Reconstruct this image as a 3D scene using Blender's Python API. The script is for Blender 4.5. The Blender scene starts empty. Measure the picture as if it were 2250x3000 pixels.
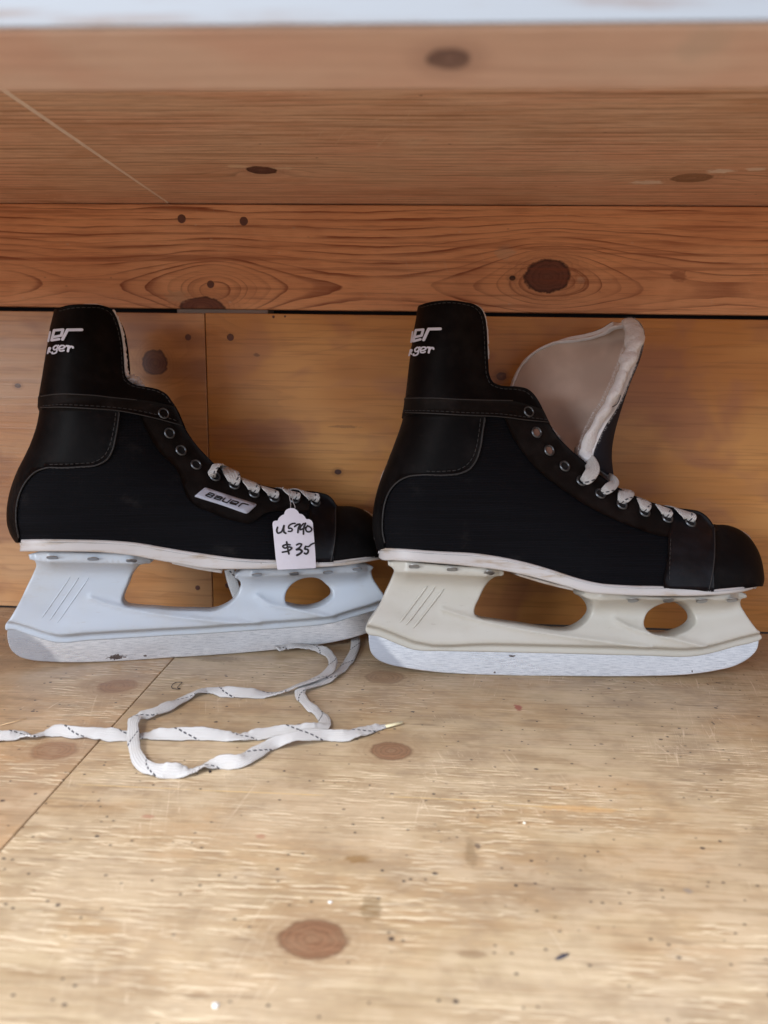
import bpy, math, random
import numpy as np
from mathutils import Vector, Matrix
from mathutils.geometry import delaunay_2d_cdt
random.seed(7); rng = np.random.RandomState(5)
C = bpy.context.scene.collection
SC = bpy.context.scene

# ------------------------------------------------------------------ camera
FP, PW, PH = 2095.0, 2250.0, 3000.0            # focal length in photo pixels, photo size
D, H = 0.600, 0.20859                           # camera in front of the back board, above the shelf
def _n(v): return v / np.linalg.norm(v)
_Y = _n(np.array([120., -388., FP])); _X = np.array([41300., 1088., -FP]); _X = _n(_X - _Y * np.dot(_X, _Y)); _Z = np.cross(_X, _Y)
RW = np.array([_X, _Y, _Z])                     # world = RW @ (x right, y down, z forward)
CAM = np.array([0., -D, H])
cam_d = bpy.data.cameras.new('camera'); cam = bpy.data.objects.new('camera', cam_d); C.objects.link(cam)
cr, cd, cf = RW[:, 0], RW[:, 1], RW[:, 2]
cam.matrix_world = Matrix(((cr[0], -cd[0], -cf[0], CAM[0]), (cr[1], -cd[1], -cf[1], CAM[1]), (cr[2], -cd[2], -cf[2], CAM[2]), (0, 0, 0, 1)))
cam_d.sensor_fit = 'HORIZONTAL'; cam_d.sensor_width = 36; cam_d.lens = FP / PW * 36
cam_d.clip_start = 0.01; cam_d.clip_end = 60
cam_d.dof.use_dof = True; cam_d.dof.focus_distance = 0.50; cam_d.dof.aperture_fstop = cam_d.lens / 3.5
SC.camera = cam

# ------------------------------------------------------------------ light
w = bpy.data.worlds.new('World'); SC.world = w; w.use_nodes = True
nt = w.node_tree; nt.nodes.clear()
out = nt.nodes.new('ShaderNodeOutputWorld'); bg = nt.nodes.new('ShaderNodeBackground')
tc = nt.nodes.new('ShaderNodeTexCoord'); sx = nt.nodes.new('ShaderNodeSeparateXYZ'); rp = nt.nodes.new('ShaderNodeValToRGB')
mr = nt.nodes.new('ShaderNodeMapRange'); mr.inputs[1].default_value = -1; mr.inputs[2].default_value = 1
nt.links.new(tc.outputs['Generated'], sx.inputs[0]); nt.links.new(sx.outputs[2], mr.inputs[0]); nt.links.new(mr.outputs[0], rp.inputs[0])
e = rp.color_ramp.elements
e[0].position = 0.30; e[0].color = (0.38, 0.31, 0.26, 1); e[1].position = 0.62; e[1].color = (0.50, 0.60, 0.78, 1)
m_ = e.new(0.49); m_.color = (0.29, 0.29, 0.29, 1)
t_ = e.new(0.70); t_.color = (1.15, 1.27, 1.48, 1)
nt.links.new(rp.outputs[0], bg.inputs[0]); bg.inputs[1].default_value = 1.05; nt.links.new(bg.outputs[0], out.inputs[0])

def area(name, loc, target, sxx, syy, power, col):
    l = bpy.data.lights.new(name, 'AREA'); l.shape = 'RECTANGLE'; l.size = sxx; l.size_y = syy; l.energy = power; l.color = col
    o = bpy.data.objects.new(name, l); C.objects.link(o); o.location = loc
    o.rotation_euler = (Vector(target) - Vector(loc)).to_track_quat('-Z', 'Y').to_euler(); return o
area('daylight_key', (-0.95, -2.10, 2.25), (0.0, -0.25, 0.0), 0.8, 0.8, 58, (1.0, 0.985, 0.96))  # area lamp for the high daylight, source out of view
area('daylight_low_left', (-1.7, -2.0, 0.75), (0.0, -0.1, 0.15), 0.9, 0.9, 28, (0.90, 0.95, 1.0))  # unseen area lamp low on the left, lifts the back wall
SC.view_settings.view_transform = 'Standard'; SC.view_settings.look = 'None'
SC.view_settings.exposure = 0.46; SC.view_settings.gamma = 1
SC.render.engine = 'CYCLES'
SC.cycles.max_bounces = 6; SC.cycles.diffuse_bounces = 4; SC.cycles.glossy_bounces = 3; SC.cycles.transmission_bounces = 2; SC.cycles.caustics_reflective = False

# ------------------------------------------------------------------ pixel rays -> points on real surfaces
def ray(x, y):
    return RW @ np.array([x - PW / 2, y - PH / 2, FP])
def on_z(x, y, z=0.0):
    r = ray(x, y); return CAM + r * ((z - CAM[2]) / r[2])
def on_y(x, y, Y=0.0):
    r = ray(x, y); return CAM + r * ((Y - CAM[1]) / r[1])

# ------------------------------------------------------------------ node helper
class M:
    def __init__(s, name):
        s.m = bpy.data.materials.new(name); s.m.use_nodes = True; s.t = s.m.node_tree; s.t.nodes.clear()
        s.o = s.t.nodes.new('ShaderNodeOutputMaterial'); s.b = s.t.nodes.new('ShaderNodeBsdfPrincipled')
        s.t.links.new(s.b.outputs[0], s.o.inputs[0]); s.co = s.t.nodes.new('ShaderNodeTexCoord')
    def S(s, inp, v):
        if isinstance(v, V): s.t.links.new(v.s, inp)
        elif isinstance(v, (tuple, list)): inp.default_value = (tuple(v) + (1,))[:4] if len(inp.default_value) == 4 else tuple(v)[:3]
        else: inp.default_value = v
    def math(s, op, a, b=0.0, c=0.0, clamp=False):
        n = s.t.nodes.new('ShaderNodeMath'); n.operation = op; n.use_clamp = clamp
        s.S(n.inputs[0], a); s.S(n.inputs[1], b); s.S(n.inputs[2], c); return V(s, n.outputs[0])
    def xyz(s, which='Object'):
        n = s.t.nodes.new('ShaderNodeSeparateXYZ'); s.t.links.new(s.co.outputs[which], n.inputs[0]); return [V(s, n.outputs[i]) for i in range(3)]
    def uv(s):
        n = s.t.nodes.new('ShaderNodeSeparateXYZ'); s.t.links.new(s.co.outputs['UV'], n.inputs[0]); return [V(s, n.outputs[i]) for i in range(2)]
    def vec(s, x, y, z=0.0):
        n = s.t.nodes.new('ShaderNodeCombineXYZ'); s.S(n.inputs[0], x); s.S(n.inputs[1], y); s.S(n.inputs[2], z); return V(s, n.outputs[0])
    def noise(s, v, scale=1, det=2, rough=.5, dist=0):
        n = s.t.nodes.new('ShaderNodeTexNoise'); s.S(n.inputs['Vector'], v); n.inputs['Scale'].default_value = scale
        n.inputs['Detail'].default_value = det; n.inputs['Roughness'].default_value = rough; n.inputs['Distortion'].default_value = dist
        return V(s, n.outputs[0])
    def voro(s, v, scale=1):
        n = s.t.nodes.new('ShaderNodeTexVoronoi'); s.S(n.inputs['Vector'], v); n.inputs['Scale'].default_value = scale
        return V(s, n.outputs['Distance']), n.outputs['Color']
    def step(s, v, a, b, lo=0.0, hi=1.0):
        n = s.t.nodes.new('ShaderNodeMapRange'); n.interpolation_type = 'SMOOTHSTEP'
        s.S(n.inputs[0], v); s.S(n.inputs[1], a); s.S(n.inputs[2], b); s.S(n.inputs[3], lo); s.S(n.inputs[4], hi); return V(s, n.outputs[0])
    def mix(s, f, a, b, mode='MIX'):
        n = s.t.nodes.new('ShaderNodeMix'); n.data_type = 'RGBA'; n.blend_type = mode
        s.S(n.inputs[0], f); s.S(n.inputs[6], a); s.S(n.inputs[7], b); return V(s, n.outputs[2])
    def bump(s, h, strength=.3, dist=.001):
        n = s.t.nodes.new('ShaderNodeBump'); s.S(n.inputs['Height'], h); n.inputs['Strength'].default_value = strength; n.inputs['Distance'].default_value = dist
        s.t.links.new(n.outputs[0], s.b.inputs['Normal'])
    def set(s, **k):
        nm = {'col': 'Base Color', 'rough': 'Roughness', 'metal': 'Metallic', 'spec': 'Specular IOR Level', 'sheen': 'Sheen Weight', 'coat': 'Coat Weight', 'sss': 'Subsurface Weight', 'aniso': 'Anisotropic'}
        for a, v in k.items(): s.S(s.b.inputs[nm[a]], v)
        return s
class V:
    def __init__(s, m, sock): s.m = m; s.s = sock
    def __add__(s, o): return s.m.math('ADD', s, o)
    __radd__ = __add__
    def __mul__(s, o): return s.m.math('MULTIPLY', s, o)
    __rmul__ = __mul__
    def __sub__(s, o): return s.m.math('SUBTRACT', s, o)
    def __rsub__(s, o): return s.m.math('SUBTRACT', o, s)
    def __truediv__(s, o): return s.m.math('DIVIDE', s, o)

# ------------------------------------------------------------------ wood
def wood(name, ax, base, dark, light, freq=150, ringamt=.6, knots=(), bumps=(), fiber=.35, seed=0., patch=None,
         rough=.45, warp=.9, spots=(), floor=False, sharp=3.0, fine=(60, 1400), blotch=(.4, .2, .1, 0.), coat=0., jag=.1, flecks=0., ycen=None):
    """ax: (along, across) axis numbers; lengths in metres. knots: (along, across, ra, rc, colour or None); bumps deflect the rings."""
    m = M(name); P = m.xyz(); X = P[ax[0]]; Y = P[ax[1]]
    q0 = m.vec(X * 5.0, Y * 24.0, seed); wn = m.noise(q0, 1, 3, .5) - .5
    wn2 = m.noise(m.vec(X * 30., Y * 90., seed + 3.), 1, 2, .5) - .5
    phi = (m.math('SQRT', (Y - ycen[0]) * (Y - ycen[0]) + ycen[1] ** 2) * freq if ycen else Y * freq) + wn * (warp * 4.0) + wn2 * (warp * .2 + jag)
    for (bx, by, sxx, syy, A) in bumps:
        dx = (X - bx) * (1 / sxx); dy = (Y - by) * (1 / syy); q = dx * dx + dy * dy
        phi = phi + m.math('POWER', 2.718, q * -1.0) * A
    rowj = m.noise(m.vec(X * 8., phi * 1.3, seed + 15.), 1, 2, .5); phi = phi + (rowj - .5) * 1.1
    r = m.math('FRACT', phi)
    cell = m.math('FLOOR', phi)
    wv = m.noise(m.vec(cell * 3.7, X * 16., seed), 1, 1, .6)               # each ring its own strength
    line = m.math('POWER', r, sharp) * .6 + m.step(r, .62, .93) * .4
    edge = m.step(r, .93, 1.0, 1., 0.); line = line * edge * m.step(wv, .32, .62, .25, 1.1)
    fib = m.noise(m.vec(X * fine[0], Y * fine[1], seed), 1, 2, .6)
    fib2 = m.noise(m.vec(X * fine[0] * .25, Y * fine[1] * .22, seed + 9), 1, 2, .6)
    low = m.noise(m.vec(X * 7., Y * 13., seed + 5.), 1, 2, .55)
    col = m.mix(m.step(low, .40, .60), base, patch or light)
    blo = m.noise(m.vec(X * 9. , Y * 14., seed + 77.), 1, 3, .6, .4)
    col = m.mix(m.step(blo, .48, .62) * blotch[3], col, blotch[:3])
    col = m.mix(line * ringamt, col, dark)
    col = m.mix(m.step(fib2, .42, .62) * fiber * .8, col, light)
    col = m.mix(m.step(fib, .50, .68) * fiber, col, dark)
    hgt = fib * .8
    rg = m.math('ADD', rough, (fib2 - .5) * .25)
    if floor:
        # raised pale grain dashes in wide cathedral patches
        zone = m.step(m.noise(m.vec(X * 6., Y * 11., seed + 21.), 1, 2, .55), .47, .56)
        dn = m.noise(m.vec(X * 62., Y * 640., seed + 31.), 1, 2, .6)
        dash = m.step(dn, .55, .62)
        col = m.mix(dash * zone * .85, col, (.86, .73, .52))
        dshade = m.step(m.noise(m.vec(X * 62., Y * 640. + .6, seed + 31.), 1, 2, .6), .57, .66)
        col = m.mix(dshade * zone * .8, col, (.30, .18, .09))
        # worn greyish dirt and darker smudges
        dirt = m.step(m.noise(m.vec(X * 16., Y * 26., seed + 41.), 1, 4, .78), .46, .68)
        col = m.mix(dirt * .50, col, (.30, .22, .15))
        mot = m.noise(m.vec(X * 38., Y * 60., seed + 44.), 1, 3, .72); col = m.mix(m.step(mot, .48, .66) * .38, col, (.31, .215, .13)); col = m.mix(m.step(mot, .50, .34) * .30, col, (.66, .53, .37))
        worn = m.step(m.noise(m.vec(X * 11., Y * 15., seed + 51.), 1, 2, .65), .5, .72)
        col = m.mix(worn * .35, col, (.66, .52, .36))
        stk = m.step(m.noise(m.vec(X * 22., Y * 160., seed + 57.), 1, 2, .65), .62, .74)
        col = m.mix(stk * .45, col, (.16, .10, .06))
        # specks
        for sc, th, cc, am in ((60, .09, (.04, .03, .035), .9), (150, .14, (.03, .025, .025), .85), (90, .09, (.02, .02, .03), .95)):
            d, cs = m.voro(m.vec(X * sc, Y * sc * 1.3, seed + sc), 1)
            keep = m.t.nodes.new('ShaderNodeSeparateXYZ'); m.t.links.new(cs, keep.inputs[0])
            k = m.step(V(m, keep.outputs[0]), .50, .54)
            col = m.mix(m.step(d + (dn - .5) * .1, th * .6, th, 1., 0.) * k * am, col, cc)
        # pale scratches across the grain
        for a, sd in ((.30, 3.), (-.22, 8.)):
            u = X * 1.0 + Y * a
            sc = m.noise(m.vec(u * 260., Y * 9., sd), 1, 1, .5)
            sk = m.step(m.math('ABSOLUTE', sc - .5), 0., .006, 1., 0.) * m.step(m.noise(m.vec(X * 13., Y * 13., sd), 1, 2), .55, .62)
            col = m.mix(sk * .5, col, (.82, .68, .5))
        g2 = m.noise(m.vec(X * 30., Y * 1500., seed + 91.), 1, 1, .6); col = m.mix(m.step(g2, .5, .8) * .35, col, (.34, .22, .12)); hgt = hgt + dn * .5
    if knots: nE = m.noise(m.vec(X * 150., Y * 150., seed), 1, 3, .65); nM = m.noise(m.vec(X * 60., Y * 160., seed), 1, 3, .6)
    for (kx, ky, ra, rc, kc, kd) in knots:
        dx = (X - kx) * (1 / ra); dy = (Y - ky) * (1 / rc)
        q = m.math('SQRT', dx * dx + dy * dy) + wn2 * .25 + (nE - .5) * .42
        inside = m.step(q, .80 + .1 * kd, 1.10 - .05 * kd, 1., 0.)
        rim = m.step(q, .78, .95, 0., 1.) * inside
        halo = m.step(q, 1.0, 2.3, .55, 0.)
        rings = m.math('POWER', m.math('FRACT', q * 4.3 + wn * 2), 2.0)
        ktex = fib2
        kcol = m.mix(rings * .6, tuple(c * 1.1 for c in kc), tuple(c * .45 for c in kc))
        kcol = m.mix(m.step(nM, .45, .7) * .55 * (1.05 - kd), kcol, tuple(a * .55 + b * .45 for a, b in zip(base, kc)))
        kcol = m.mix(m.step(q, .05, .30, .45, 0.) * (1.1 - kd), kcol, tuple(a * .6 + b * .4 for a, b in zip(base, kc)))
        kcol = m.mix(m.step(ktex, .55, .8) * .35, kcol, tuple(c * 1.7 for c in kc))
        kcol = m.mix(rim * kd, kcol, tuple(c * .35 for c in kc))
        hr = m.math('POWER', m.math('FRACT', q * 4.0 + wn), 3.0) * m.step(q, 1.0, 2.2, .3, 0.)
        col = m.mix(halo, col, tuple(a * .62 + b * .38 for a, b in zip(base, kc))); col = m.mix(hr, col, dark)
        col = m.mix(inside * min(1., .7 + .5 * kd), col, kcol)
    if spots: nS = m.noise(m.vec(X * 260., Y * 500., seed), 1, 3, .6)
    for (kx, ky, ra, rc, kc, al) in spots:
        dx = (X - kx) * (1 / ra); dy = (Y - ky) * (1 / rc)
        q = m.math('SQRT', dx * dx + dy * dy) + (nS - .5) * 1.3
        col = m.mix(m.step(q, .5, 1.0, al, 0.), col, kc)
    if flecks:
        d, cs = m.voro(m.vec(X * 75., Y * 150., seed + 3.), 1); kk = m.t.nodes.new('ShaderNodeSeparateXYZ'); m.t.links.new(cs, kk.inputs[0])
        col = m.mix(m.step(d + (fib - .5) * .15, .06, .13, 1., 0.) * m.step(V(m, kk.outputs[0]), .80, .84) * flecks, col, (.80, .62, .48))
        col = m.mix(m.step(d + (fib - .5) * .15, .05, .10, 1., 0.) * m.step(V(m, kk.outputs[1]), .86, .90) * flecks, col, (.10, .05, .03))
        u_ = X + Y * .35; sk = m.step(m.math('ABSOLUTE', m.noise(m.vec(u_ * 160., Y * 10., 5.), 1, 1) - .5), 0., .008, 1., 0.) * m.step(m.noise(m.vec(X * 16., Y * 16., 4.), 1, 2), .56, .63)
        col = m.mix(sk * .5 * flecks, col, (.78, .6, .46))
        gr = m.step(m.noise(m.vec(X * 5., Y * 190., seed + 61.), 1, 4, .65), .5, .68); col = m.mix(gr * .55, col, dark)
    m.set(col=col, rough=rg, spec=.4, coat=coat); m.b.inputs['Coat Roughness'].default_value = .32; m.bump(hgt, .35, .0006)
    return m.m

def plain(name, col, rough=.5, metal=0., spec=.5, **k):
    m = M(name); m.set(col=col, rough=rough, metal=metal, spec=spec, **k); return m.m

# ------------------------------------------------------------------ scene tree helpers
def mesh_obj(name, verts, faces, mat, parent=None, smooth=False, uvs=None, mats=None, fmat=None):
    me = bpy.data.meshes.new(name); me.from_pydata([tuple(map(float, v)) for v in verts], [], faces); me.update()
    for mm in (mats or [mat]): me.materials.append(mm)
    if fmat is not None:
        for p, i in zip(me.polygons, fmat): p.material_index = i
    if smooth:
        for p in me.polygons: p.use_smooth = True
    if uvs is not None:
        ul = me.uv_layers.new(name='UVMap')
        for l in me.loops: ul.data[l.index].uv = uvs[l.vertex_index]
    o = bpy.data.objects.new(name, me); C.objects.link(o)
    if parent: o.parent = parent
    return o
def thing(name, label, cat, mat=None, group=None):
    o = bpy.data.objects.new(name, None); C.objects.link(o); o.empty_display_size = .02
    if mat is not None: o.matrix_world = mat
    o['label'] = label; o['category'] = cat
    if group: o['group'] = group
    return o
def box(name, a, b, mat, parent=None, bevel=.0006):
    (x0, y0, z0), (x1, y1, z1) = a, b
    v = [(x, y, z) for x in (x0, x1) for y in (y0, y1) for z in (z0, z1)]
    f = [(0, 1, 3, 2), (4, 6, 7, 5), (0, 4, 5, 1), (2, 3, 7, 6), (0, 2, 6, 4), (1, 5, 7, 3)]
    o = mesh_obj(name, v, f, mat, parent)
    if bevel:
        md = o.modifiers.new('bevel', 'BEVEL'); md.width = bevel; md.segments = 2
    return o
def smooth_line(P, n=8, closed=False):
    P = [np.asarray(p, float) for p in P]; out = []
    N = len(P)
    for i in range(N if closed else N - 1):
        if closed: a, b, c, d = P[i - 1], P[i], P[(i + 1) % N], P[(i + 2) % N]
        else: a, b, c, d = P[max(i - 1, 0)], P[i], P[i + 1], P[min(i + 2, N - 1)]
        # centripetal-ish tangents
        l1 = np.linalg.norm((c - b)[:3]) + 1e-9; l0 = np.linalg.norm((b - a)[:3]) + 1e-9; l2 = np.linalg.norm((d - c)[:3]) + 1e-9
        m1 = ((c - b) / l1 * l0 + (b - a) / l0 * l1) / (l0 + l1) * l1 if l0 > 1e-8 else (c - b)
        m2 = ((d - c) / l2 * l1 + (c - b) / l1 * l2) / (l1 + l2) * l1 if l2 > 1e-8 else (c - b)
        for k in range(n):
            t = k / n; h = (2*t**3-3*t**2+1, t**3-2*t**2+t, -2*t**3+3*t**2, t**3-t**2)
            out.append(h[0]*b + h[1]*m1 + h[2]*c + h[3]*m2)
    if not closed: out.append(P[-1])
    return np.array(out)
def tube(P, r, seg=6, flat=1.0):
    P = np.asarray(P, float); n = len(P); V_, F_ = [], []
    up = np.array([0, 0, 1.])
    for i in range(n):
        t = P[min(i+1, n-1)] - P[max(i-1, 0)]; t = t / (np.linalg.norm(t) + 1e-12)
        s = np.cross(t, up)
        if np.linalg.norm(s) < .05: s = np.cross(t, [0, 1., 0])
        s /= np.linalg.norm(s); q = np.cross(s, t); rr = r[i] if hasattr(r, '__len__') else r
        for k in range(seg):
            a = 2 * math.pi * k / seg; V_.append(P[i] + s * rr * math.cos(a) + q * rr * flat * math.sin(a))
    for i in range(n - 1):
        for k in range(seg):
            a, b = i * seg + k, i * seg + (k + 1) % seg; F_.append((a, b, b + seg, a + seg))
    F_.append(tuple(range(seg))[::-1]); F_.append(tuple((n - 1) * seg + k for k in range(seg)))
    return V_, F_
class MB:
    def __init__(s): s.v = []; s.f = []; s.uv = []
    def add(s, vf, uv=None):
        b = len(s.v); s.v += list(vf[0]); s.f += [tuple(i + b for i in f) for f in vf[1]]
        s.uv += list(uv) if uv is not None else [(0, 0)] * len(vf[0])
    def build(s, name, mat, parent=None, smooth=True): return mesh_obj(name, s.v, s.f, mat, parent, smooth, s.uv)
def ribbon(P, S, wd, th=.0011, seg=None):
    """P centre points, S unit side vectors; flat woven band with rounded edges, uv = (across, metres along)"""
    n = len(P); V_, F_, U_ = [], [], []; L = 0
    prof = [(-1, 0), (-.9, .7), (-.5, 1), (0, 1.05), (.5, 1), (.9, .7), (1, 0), (.9, -.7), (.5, -1), (0, -1.05), (-.5, -1), (-.9, -.7)]
    for i in range(n):
        if i: L += np.linalg.norm(P[i] - P[i-1])
        t = P[min(i+1, n-1)] - P[max(i-1, 0)]; t /= (np.linalg.norm(t) + 1e-12)
        s = S[i] - t * np.dot(S[i], t); s /= (np.linalg.norm(s) + 1e-12); q = np.cross(s, t)
        ww = wd[i] if hasattr(wd, '__len__') else wd
        for a, b in prof:
            V_.append(P[i] + s * a * ww / 2 + q * b * th / 2); U_.append((a * .5 + .5, L))
    k_ = len(prof)
    for i in range(n - 1):
        for k in range(k_):
            a, b = i * k_ + k, i * k_ + (k + 1) % k_; F_.append((a, b, b + k_, a + k_))
    F_.append(tuple(range(k_))[::-1]); F_.append(tuple((n-1)*k_ + k for k in range(k_)))
    return (V_, F_), U_

# ------------------------------------------------------------------ shelf
WX, JX, CJX = 0.80, -0.1827, -0.2088
ZC = 0.3443
def rz(y): r = ray(1125, y); return r[2] / r[1]
a1, a0 = rz(266), rz(84)
RT = 0.035; hr = RT / (1 / a1 - 1 / a0); RY1 = -D + hr / a1; RY0 = RY1 - RT; RZ = H + hr
def kf(px, py, rx, ry):        # floor knot from the photo
    c = on_z(px, py); return (c[0], c[1], abs(on_z(px + rx, py)[0] - c[0]), abs(on_z(px, py + ry)[1] - c[1]))
def kw(px, py, rx, ry):
    c = on_y(px, py); return (c[0], c[2], abs(on_y(px + rx, py)[0] - c[0]), abs(on_y(px, py + ry)[2] - c[2]))
def kc(px, py, rx, ry, z=ZC):
    c = on_z(px, py, z); return (c[0], c[1], abs(on_z(px + rx, py, z)[0] - c[0]), abs(on_z(px, py + ry, z)[1] - c[1]))
KR = (.30, .125, .06)
fl_base, fl_dark, fl_light = (.46, .345, .215), (.29, .19, .095), (.63, .51, .33)
kn_l = [kf(344, 2010, 60, 22) + ((.27, .14, .075), .15), kf(159, 2198, 74, 30) + ((.25, .13, .07), .1)]
kn_r = [kf(1128, 1984, 60, 20) + ((.32, .21, .13), .3), kf(1146, 2199, 66, 29) + ((.25, .135, .075), .5), kf(915, 2752, 104, 62) + ((.24, .125, .07), .55)]
sp_r = [kf(1518, 2073, 15, 11) + ((.30, .05, .04), .8), kf(1048, 2517, 45, 16) + ((.25, .14, .05), .7), kf(1085, 2660, 40, 45) + ((.20, .13, .06), .6),
        kf(433, 2392, 26, 7) + ((.38, .14, .09), .5), kf(765, 2450, 18, 8) + ((.38, .14, .09), .45), kf(640, 1930, 85, 12) + ((.20, .13, .06), .6),
        kf(1380, 2500, 22, 60) + ((.22, .15, .08), .5), kf(1380, 2795, 60, 14) + ((.22, .14, .08), .5), kf(1400, 2480, 10, 10) + ((.1, .07, .06), .7),
        kf(1700, 2370, 130, 12) + ((.62, .35, .14), .5), kf(2016, 2610, 16, 12) + ((.25, .22, .2), .6)]
bmp_r = [(k[0], k[1], k[2] * 1.7, k[3] * 1.6, 3.2) for k in kn_r] + [(.14, -.31, .10, .05, 5.0), (.02, -.36, .12, .03, 4.0)]
floor_r = wood('plywood_floor', (0, 1), fl_base, fl_dark, fl_light, 75, .35, kn_r, bmp_r, .45, 1.3, patch=(.54, .42, .28), blotch=(.46, .30, .16, .7), spots=sp_r, floor=True, rough=.42, fine=(24, 620))
floor_l = wood('plywood_floor_left', (0, 1), (.44, .31, .195), fl_dark, (.54, .40, .27), 75, .30, kn_l, [(k[0], k[1], k[2] * 1.7, k[3] * 1.6, 3.2) for k in kn_l], .45, 6.3, patch=(.52, .34, .19), blotch=(.46, .27, .13, .6), floor=True, rough=.42, fine=(24, 620))
bk_l = wood('plywood_back_left', (0, 2), (.60, .28, .10), (.24, .085, .03), (.70, .37, .16), 60, .28, [kw(454, 1063, 38, 38) + ((.14, .055, .035), .8), kw(52, 1130, 10, 7) + ((.1, .04, .02), .6)],
            [kw(454, 1063, 70, 70)[:2] + (.020, .022, 3.0)], .26, 2.3, patch=(.62, .36, .18), rough=.36, fine=(14, 420), blotch=(.34, .15, .07, .8), coat=.25)
bk_r = wood('plywood_back', (0, 2), (.58, .25, .060), (.22, .075, .02), (.68, .34, .12), 55, .20, [kw(1469, 1102, 15, 13) + ((.13, .05, .025), .3), kw(990, 1383, 11, 8) + ((.08, .03, .02), .7)],
            [(.06, .20, .06, .03, 2.5), (-.13, .25, .05, .02, 2.6)], .26, 4.1, patch=(.72, .36, .11), rough=.36, fine=(12, 380), blotch=(.46, .195, .085, .8), coat=.25, spots=[kw(752, 1040, 12, 7) + ((.16, .07, .03), .7), kw(1010, 1250, 60, 5) + ((.2, .09, .03), .5)])
plank_m = wood('pine_plank', (0, 2), (.84, .42, .21), (.26, .065, .025), (.90, .52, .30), 150, 1.0,
               [kw(1604, 810, 71, 50) + ((.15, .05, .03), 1.), kw(592, 900, 66, 30) + ((.17, .055, .03), .9), kw(1501, 815, 10, 8) + ((.06, .025, .015), .9)],
               [kw(634, 862, 10, 10)[:2] + (.030, .024, -4.5), kw(600, 855, 10, 10)[:2] + (.085, .034, -3.2), kw(1616, 808, 10, 10)[:2] + (.034, .022, -3.5), kw(1640, 812, 10, 10)[:2] + (.080, .034, -3.4), (-.36, .285, .05, .03, -2.5), (.36, .285, .09, .03, -2.0)], .20, 7.7,
               patch=(.86, .46, .25), blotch=(.66, .30, .15, .5), warp=.22, jag=.40, flecks=.35, ycen=(.281, .010), sharp=3.2, rough=.45, spots=[kw(1986, 808, 30, 22) + ((.30, .10, .05), .6), kw(1480, 740, 34, 26) + ((.60, .40, .27), .5), kw(520, 868, 44, 22) + ((.60, .38, .24), .6), kw(1700, 822, 14, 12) + ((.62, .42, .3), .6)])
ceil_m = wood('pine_shelf_underside', (0, 1), (.80, .48, .34), (.36, .20, .125), (.92, .70, .56), 150, .85, [kc(766, 500, 46, 11) + ((.07, .03, .035), .9), kc(2027, 523, 60, 13) + ((.28, .17, .11), .55)],
              [kc(766, 500, 10, 10)[:2] + (.04, .014, 2.5), kc(2027, 523, 10, 10)[:2] + (.05, .016, 3.0)], .45, 3.9, flecks=.9, patch=(.78, .53, .38), blotch=(.62, .36, .23, .7), warp=.5, rough=.45,
              spots=[kc(698, 489, 40, 6) + ((.85, .68, .5), .75), kc(1895, 536, 60, 7) + ((.92, .84, .76), .85), kc(2110, 503, 50, 8) + ((.92, .84, .76), .85), kc(2215, 497, 40, 6) + ((.92, .84, .76), .8), kc(830, 494, 40, 5) + ((.85, .7, .55), .7)])
rail_m = wood('pine_rail', (0, 1), (.80, .54, .44), (.46, .26, .19), (.85, .65, .54), 110, .35, [kc(1315, 173, 70, 32, RZ) + ((.15, .09, .085), .3)], [], .3, 8.8, rough=.4, patch=(.76, .54, .44), blotch=(.84, .66, .56, .6), spots=[kc(2060, 130, 90, 60, RZ) + ((.62, .5, .42), .5)])
gap_light_m = wood('gap_light_on_edge', (1, 2), (.95, .84, .76), (.8, .6, .5), (.96, .85, .75), 200, .1, rough=.5)
white_m = M('chipped_white_paint'); P = white_m.xyz()
wn = white_m.noise(white_m.vec(P[0] * 9, P[2] * 120, 1.), 1, 5, .65)
white_m.set(col=white_m.mix(white_m.step(wn, .48, .66), (.29, .31, .34), (.22, .17, .15)), rough=.6); white_m = white_m.m
dark_m = plain('gap_darkness', (.012, .02, .035), .4)
pale_m = plain('pale_batten_wood', (.55, .43, .36), .6)
screw_m = M('rusty_screw'); P = screw_m.xyz(); screw_m.set(col=screw_m.mix(screw_m.noise(screw_m.vec(P[0], P[1], P[2]), 900, 2), (.11, .045, .035), (.18, .08, .06)), rough=.6); screw_m = screw_m.m

shelf = thing('wooden_shelf', 'open knotty pine and plywood shelf compartment in which the two black skates stand', 'shelf')
g = .00035
FY = -0.43
o = box('shelf_board', (-WX, FY, -.018), (JX - g, -.0005, 0), floor_l, shelf); o['label'] = 'narrower left floor sheet with two brown knots under the lace'
o = box('shelf_board', (JX + g, FY, -.018), (WX, -.0005, 0), floor_r, shelf); o['label'] = 'wide scuffed plywood floor sheet with speckles and knots'
box('joint_filler', (JX - g, FY, -.018), (JX + g, -.001, -.0012), plain('joint_dirt', (.26, .17, .10), .8), shelf, 0)
PT, PB, BT = ZC - .0005, .2629, .2592
o = box('back_panel', (-WX, 0, .0012), (JX - .0003, .006, BT), bk_l, shelf); o['label'] = 'left back panel with a round knot'
o = box('back_panel', (JX + .0004, 0, .0012), (WX, .006, BT + .0004), bk_r, shelf); o['label'] = 'wide orange plywood back panel'
pk = box('back_plank', (-WX, -.0008, PB), (WX, .007, PT), plank_m, shelf, .0010); pk['label'] = 'plank with bold ring grain and a big dark knot'
box('gap_dark_sheet', (-WX, .032, -.02), (WX, .040, .40), dark_m, shelf)  # navy sheet added behind the gap, darkness of the void as colour
a_, b_ = on_y(519, 905, .008), on_y(785, 910, .008)
box('batten', (a_[0], .0074, .20), (b_[0], .0315, .30), pale_m, shelf)
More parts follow.
